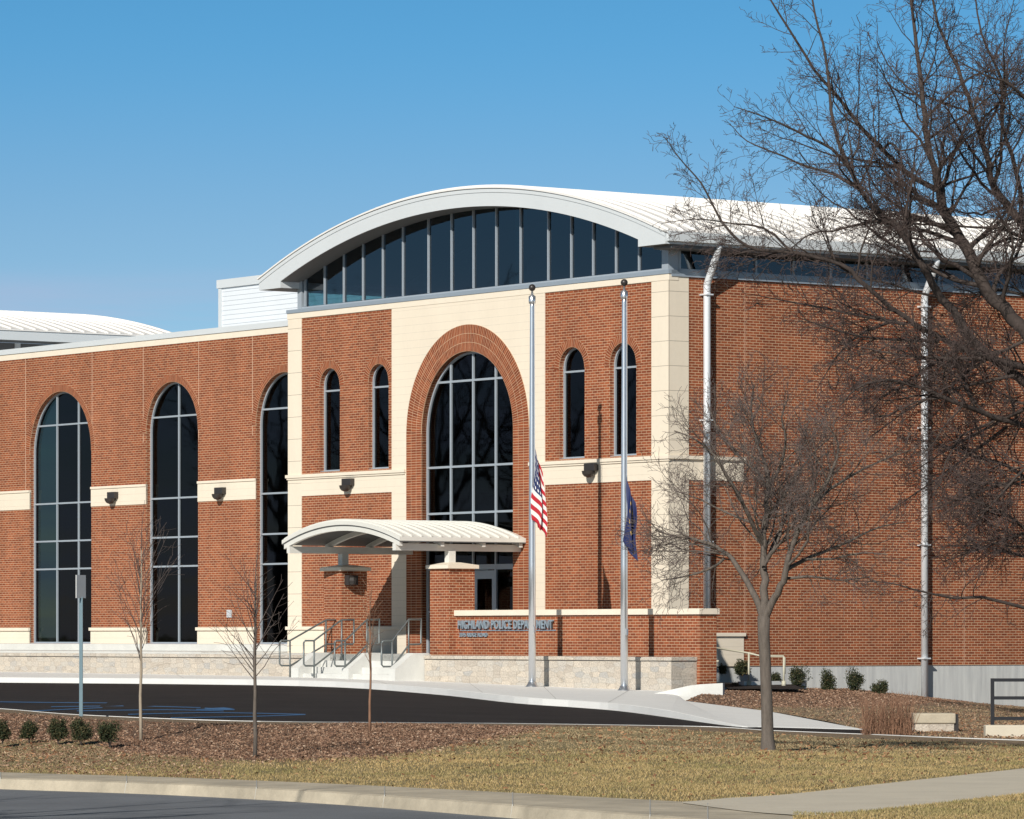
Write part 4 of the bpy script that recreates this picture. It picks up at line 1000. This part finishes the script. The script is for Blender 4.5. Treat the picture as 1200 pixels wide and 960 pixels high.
T.limb(L3(D, (1262, 560, 0), (1220, 570, 1), (1180, 545, 1.5), (1140, 535, 2), (1100, 520, 2.2), (1060, 515, 2.4)), .09, .014, dw, 3, Lk=5)
T.limb(L3(D, (1275, 620, 0), (1230, 640, -1), (1190, 610, -1.5), (1150, 590, -2), (1110, 585, -2.4)), .09, .014, dw, 3, Lk=4.5)
T.limb(L3(D, (1282, 720, 0), (1240, 715, -.5), (1200, 712, -1), (1150, 700, -1.3), (1118, 701, -1.6), (1080, 693, -2), (1040, 683, -2.3), (1000, 681, -2.5)), .08, .012, dw, 2, Lk=3, start=.3)
T.limb(L3(D, (1278, 680, 0), (1230, 660, 1.2), (1190, 650, 1.8), (1150, 640, 2.2), (1110, 640, 2.6)), .08, .012, dw, 3, Lk=4)
T.limb(L3(D, (1235, 440, 0), (1200, 430, 1.5), (1160, 420, 2.2), (1120, 430, 3), (1080, 420, 3.4), (1030, 400, 3.8)), .10, .014, dw, 3, Lk=5)
rr_ = random.Random(8)
for (x0, y0, x1, y1) in ((1200, 480, 1060, 560), (1210, 540, 1120, 640), (1200, 400, 1090, 470), (1190, 440, 1010, 520), (1150, 420, 980, 400), (1100, 400, 930, 370), (1060, 380, 880, 345), (1200, 560, 1085, 600),
                         (1215, 350, 1120, 370), (1180, 500, 1040, 600), (1230, 420, 1165, 560), (1215, 620, 1100, 660), (1225, 480, 1140, 440), (1050, 375, 955, 460), (1120, 410, 1020, 475)):
    o1, o2 = rr_.uniform(-2.5, 1), rr_.uniform(-3.5, 2.5); mx, my = (x0+x1)/2+rr_.uniform(-12, 12), (y0+y1)/2+rr_.uniform(-22, 10)
    T.limb(L3(D, (x0, y0, o1), (mx, my, (o1+o2)/2), (x1, y1, o2)), 0.062, .009, [8, 8.5, 9], 2, Lk=3.8, start=.05)
T.make(P(1290, 842, D), 'large_bare_tree', 'tall spreading leafless tree whose dark branches reach in from the right edge', (M['bark_dark'], M['twig_dark']))
# three young trees in the mulch
def young(px, py, z, hpx, seed, label, nb, spread, mats, rr=.026):
    b0 = G(px, py, z); D = b0.y; s = D/F; T = Tree(seed); rg = random.Random(seed)
    H = hpx*s
    pts = [b0+Vector((rg.gauss(0, .006), 0, H*k/8-.08*(k == 0))) for k in range(9)]
    T.trunk.tube(pts, [rr*(1-.085*k) for k in range(9)], 8)
    for k in range(nb):
        f_ = .42+.54*k/nb; a = b0+Vector((0, 0, H*f_)); az = rg.uniform(0, 6.283)
        d = Vector((math.cos(az)*spread, math.sin(az)*spread, 1)).normalized()
        T.shoot(a, d, H*(.58-.36*f_)*rg.uniform(.7, 1.2), rr*.26, 1, .06, [0, 0, 6.5, 6], 2, wig=.09)
    T.shoot(pts[-1], Vector((.05, 0, 1)), H*.25, rr*.32, 1, .05, [0, 0, 3, 4], 2, wig=.05)
    T.make(b0, 'young_tree', label, mats, 'young trees planted in the mulch bed')
young(165, 873.5, .34, 230, 31, 'thin pale stemmed sapling between the sign post and the second tall window', 30, .42, (M['young_bark'], M['twig']))
young(299, 888.5, .30, 205, 47, 'thin grey sapling in the mulch in front of the third tall window', 26, .8, (M['bark'], M['twig']), .03)
young(434, 859, .46, 150, 53, 'small reddish multi stemmed sapling before the entrance steps', 12, .35, (M['dead_stem'], M['dead_stem']), .022)

def shrub(c, w_, h_, seed, mat, label, group, nl=900, leaf=.028):
    rg = random.Random(seed); m = MB(); st_ = MB(); c = Vector(c)-Vector((0, 0, .05))
    lobes = [(Vector((rg.uniform(-.28, .28)*w_, rg.uniform(-.28, .28)*w_, rg.uniform(.2, .74)*h_)), rg.uniform(.22, .38)) for _ in range(9)]+[(Vector((0, 0, .34*h_)), .46), (Vector((0, 0, .16*h_)), .36)]
    for _ in range(nl):
        l, r_ = rg.choice(lobes); d = Vector((rg.gauss(0, 1), rg.gauss(0, 1), rg.gauss(0, 1))).normalized(); k = rg.random()**.45*rg.uniform(.75, 1.12)
        p = c+l+Vector((d.x*r_*w_*k, d.y*r_*w_*k, d.z*r_*h_*k*1.05))
        if p.z < c.z+.02: continue
        a = Vector((rg.gauss(0, 1), rg.gauss(0, 1), rg.gauss(0, 1)+.4)).normalized(); b_ = a.orthogonal().normalized(); s_ = leaf*rg.uniform(.6, 1.5)
        m.face([p-b_*s_*.35, p+a*s_*.5-b_*s_*.1, p+a*s_*1.1, p+b_*s_*.4])
    for _ in range(9):
        l, r_ = rg.choice(lobes); st_.tube([c-Vector((0, 0, .05)), c+l*.6+Vector((0, 0, .02)), c+l*1.1], [.008, .006, .003], 4, cap=False)
    t = thingW('shrub', label, 'shrub', tuple(c), group)
    mesh('foliage', m, mat, t, tuple(c), need_uv=False); mesh('stem', st_, M['bark_dark'], t, tuple(c), need_uv=False)
names = ['small dark evergreen shrub cut by the left edge of the picture', 'small dark evergreen shrub second from the left edge in the mulch bed', 'small dark evergreen shrub in the middle of the left row, left of the sign post',
         'small dark evergreen shrub right below the sign post', 'small dark evergreen shrub at the right end of the row by the sign post']
for i, (px, py, w_, h_) in enumerate(((3, 864, 22, 22), (34, 863, 22, 22), (68, 864, 22, 23), (95, 865, 24, 23), (129, 867, 27, 25))):
    z = .45; c = G(px, py, z); s = c.y/F
    shrub(c, w_*s*1.12, h_*s*1.15, 60+i, M['leaf'], names[i], 'evergreen shrubs along the front mulch bed', 2600, .024)
sh = [(937, 811, 24, 29, .52, 'bushy green shrub with a lighter top, just right of the street tree trunk', 'leaf'), (970, 811, 19, 25, .50, 'upright dark shrub second right of the street tree by the side wall', 'leaf'),
      (1003, 812, 21, 27, .48, 'upright dark shrub between its two neighbours left of the second downspout', 'leaf'), (1031, 813, 18, 19, .46, 'lowest rounded shrub nearest the second downspout', 'leaf'),
      (861, 813, 17, 17, .50, 'bronzed brown small shrub in the mulch below the ramp handrail', 'leaf_brown'), (908, 802, 16, 14, .64, 'small dark shrub half hidden behind the street tree trunk', 'leaf'),
      (870, 789, 17, 16, .80, 'green shrub against the cream panel behind the ramp handrail', 'leaf'), (846, 788, 12, 13, .80, 'green shrub tucked in the shade right of the sign wall end', 'leaf')]
for i, (px, py, w_, h_, z, lab, mt) in enumerate(sh):
    if py < 795:
        c = P(px, py, 113.0); 
    else: c = G(px, py, z)
    if c.y > 113: c = P(px, py, 113.0)
    s = c.y/F
    shrub(c, w_*s*1.12, h_*s*1.18, 80+i, M[mt], lab, 'shrubs beside the brick side wall', 2600, .036)
# dead brown bush
rg = random.Random(5); b0 = G(1040, 861, .22); m = MB()
for k in range(420):
    a = b0+Vector((rg.uniform(-.42, .42), rg.uniform(-.3, .3), 0)); az = rg.uniform(0, 6.28); sp = rg.uniform(0, .45)
    H = rg.uniform(.3, .75); p2 = a+Vector((math.cos(az)*sp*H*.5, math.sin(az)*sp*H*.5, H*.5)); p3 = a+Vector((math.cos(az)*sp*H*1.2, math.sin(az)*sp*H*1.2, H))
    m.tube([a, p2, p3], [.004, .0035, .002], 3, cap=False)
soloW('dead_bush', m, M['dead_stem'], tuple(b0), 'brown leafless twiggy bush beside the stone pedestal', 'bush', need_uv=False)

# off-picture trees that shade the road
T = Tree(71)
for cx0, cy0 in ((-10.5, 37.0),):
    base = Vector((cx0, cy0, .1)); T.trunk.tube([base, base+Vector((0, 0, 2.2)), base+Vector((.1, 0, 3.5))], [.26, .2, .17], 10)
    for k in range(9):
        az = k*2.4; d = Vector((math.cos(az), math.sin(az), 1.3)); p0 = base+Vector((0, 0, 2.4+.25*k))
        T.limb([p0, p0+d*1.0, p0+d*2.0+Vector((0, 0, .4)), p0+d*2.9+Vector((0, 0, 1.2))], .085, .012, [2.5, 4, 5], 2, Lk=3.5)
t0 = T.make((cx0, cy0, .1), 'roadside_tree', 'bare roadside tree left of the camera that shades the road', (M['bark_dark'], M['twig_dark']))
t2_ = t0.copy(); COL.objects.link(t2_); t2_.location = (-10.2, 30.5, .1); t2_.rotation_euler = (0, 0, 4); t2_['label'] = 'third bare roadside tree nearest to the camera on the left'
for ch in list(t0.children):
    c = ch.copy(); COL.objects.link(c); c.parent = t2_
t1 = t0.copy(); COL.objects.link(t1); t1.location = (-15.5, 45, .1); t1.rotation_euler = (0, 0, 2); t1['label'] = 'second bare roadside tree further along the road on the left'
for ch in list(t0.children):
    c = ch.copy(); COL.objects.link(c); c.parent = t1

for i, (tx, ty, sc__, rz_, lb) in enumerate(((-72, 146, 1.9, 1, 'unseen bare tree nearest the wing, added to reflect in the glass'), (-64, 138, 1.6, 3, 'shorter unseen bare tree across the lot, added to reflect in the glass'), (-80, 158, 2.0, 5, 'tallest unseen bare tree across the lot, added to reflect in the glass'), (-58, 128, 1.7, 2, 'unseen bare tree opposite the entrance, added to reflect in the glass'))):  # unseen trees added so the window glass has something to reflect
    q_ = t0.copy(); COL.objects.link(q_); q_.location = (tx, ty, .1); q_.rotation_euler = (0, 0, rz_); q_.scale = (sc__,)*3; q_['label'] = lb
    for ch in list(t0.children):
        c = ch.copy(); COL.objects.link(c); c.parent = q_
# ------------------------------------------------------------------ ground cover
def scatter(rows, n, keep, fn, seed):
    rg = random.Random(seed); nR, nC = len(rows)-1, len(rows[0])-1
    # area weights
    cells = []; acc = 0; cum = []
    for r in range(nR):
        for c in range(nC):
            a, b, d = rows[r][c], rows[r][c+1], rows[r+1][c]; ar = ((b-a).cross(d-a)).length/((a.y/60)**2)
            acc += ar; cum.append(acc); cells.append((r, c))
    import bisect
    k = 0
    while k < n:
        k += 1
        i = bisect.bisect(cum, rg.random()*acc); r, c = cells[min(i, len(cells)-1)]
        u, v = rg.random(), rg.random()
        p = rows[r][c].lerp(rows[r][c+1], u).lerp(rows[r+1][c].lerp(rows[r+1][c+1], u), v)
        a = topix(p)
        if a[0] < -60 or a[0] > 1260 or a[1] > 985: continue
        if keep(a, rg): fn(p, rg, a)
def bulk(name, V, Fc, mat, label, cat):
    me = bpy.data.meshes.new(name); me.vertices.add(len(V)); me.vertices.foreach_set('co', np.array(V, dtype=np.float32).ravel())
    nl = sum(len(f) for f in Fc); me.loops.add(nl); me.polygons.add(len(Fc))
    me.loops.foreach_set('vertex_index', np.concatenate([np.array(f) for f in Fc]).astype(np.int32))
    st_ = np.cumsum([0]+[len(f) for f in Fc[:-1]]).astype(np.int32); me.polygons.foreach_set('loop_start', st_)
    me.update(calc_edges=True); me.materials.append(mat)
    o = bpy.data.objects.new(name, me); COL.objects.link(o); tag(o, label, cat, None, 'stuff'); return o
def blades(name, rowsets, n, keep, mat, hmin, hmax, label, seed):
    V, Fc = [], []
    def fn(p, rg, a):
        h = rg.uniform(hmin, hmax); az = rg.uniform(0, 6.28); w_ = rg.uniform(.004, .008); lx, ly = rg.gauss(0, .5)*h, rg.gauss(0, .5)*h
        ca_, sa = math.cos(az)*w_, math.sin(az)*w_; i = len(V)
        V.extend([(p.x-ca_, p.y-sa, p.z-.005), (p.x+ca_, p.y+sa, p.z-.005), (p.x+lx, p.y+ly, p.z+h)]); Fc.append([i, i+1, i+2])
    for k, rows in enumerate(rowsets): scatter(rows, n[k], keep, fn, seed+k)
    return bulk(name, V, Fc, mat, label, 'grass')
def vn(x, y): return math.sin(x*1.3+2*math.sin(y*.7))*math.sin(y*1.1+1.7*math.sin(x*.9))
def lawnk(a, rg):
    if is_mulch(a[0], a[1]-rg.uniform(-3, 3)): return False
    return True
def green(a, rg):
    if not lawnk(a, rg): return False
    lim = np.interp(a[0], [0, 250, 420, 560, 760, 900, 1050, 1200], [905, 893, 888, 880, 884, 884, 884, 880])
    return a[1] > lim+rg.gauss(0, 4)+3*vn(a[0]*.03, a[1]*.2)
def pale(a, rg):
    return lawnk(a, rg) and (not green(a, rg) or rg.random() < .25)
blades('lawn_grass', [LROWS, LAWN2], [230000, 40000], green, M['blade'], .012, .032, 'short dormant yellow green grass of the lawn', 5)
blades('dry_grass', [LROWS, LAWN2, VR], [110000, 8000, 42000], lambda a, rg: pale(a, rg) if a[1] > 872 or a[0] < 800 or a[1] > 868 else (a[1] > 828 and rg.random() < .8), M['blade_pale'], .008, .024, 'pale straw coloured dry grass along the edges of the lawn', 15)
def chips(name, rowsets, n, keep, mat, smin, smax, label, cat, seed, lift=.01):
    V, Fc = [], []
    def fn(p, rg, a):
        s = rg.uniform(smin, smax); e = Vector((rg.gauss(0, 1), rg.gauss(0, 1), rg.gauss(0, .5))).normalized(); f_ = e.orthogonal().normalized(); f_ = rot_about(f_, e, rg.uniform(0, 3.14))
        q = p+Vector((0, 0, lift*rg.random())); i = len(V); k = rg.uniform(.25, .5)
        V.extend([tuple(q-e*s-f_*s*k), tuple(q+e*s-f_*s*k*.6), tuple(q+e*s*.9+f_*s*k), tuple(q-e*s*.8+f_*s*k)]); Fc.append([i, i+1, i+2, i+3])
    for k, rows in enumerate(rowsets): scatter(rows, n[k], keep, fn, seed+k)
    return bulk(name, V, Fc, mat, label, cat)
chips('mulch', [LROWS], [300000], lambda a, rg: is_mulch(a[0], a[1]+rg.gauss(0, 3.5)) or (a[0] < 260 and rg.random() < .3), M['chip'], .007, .022, 'brown shredded bark mulch around the saplings', 'mulch', 25, .015)
chips('side_mulch', [VR], [80000], lambda a, rg: a[1] < np.interp(a[0], [800, 900, 960, 1060, 1100, 1200], [842, 829, 830, 827, 823, 823]) or rg.random() < .15, M['chip'], .010, .028, 'brown bark mulch under the shrubs by the side wall', 'mulch', 35, .015)
chips('leaf_litter', [LROWS, LAWN2, VR], [9000, 300, 6000], lambda a, rg: lawnk(a, rg) and (rg.random() < (.75 if a[1] < 895 else .12)), M['litter'], .012, .032, 'scattered dead brown leaves on the lawn', 'leaves', 45, .04)
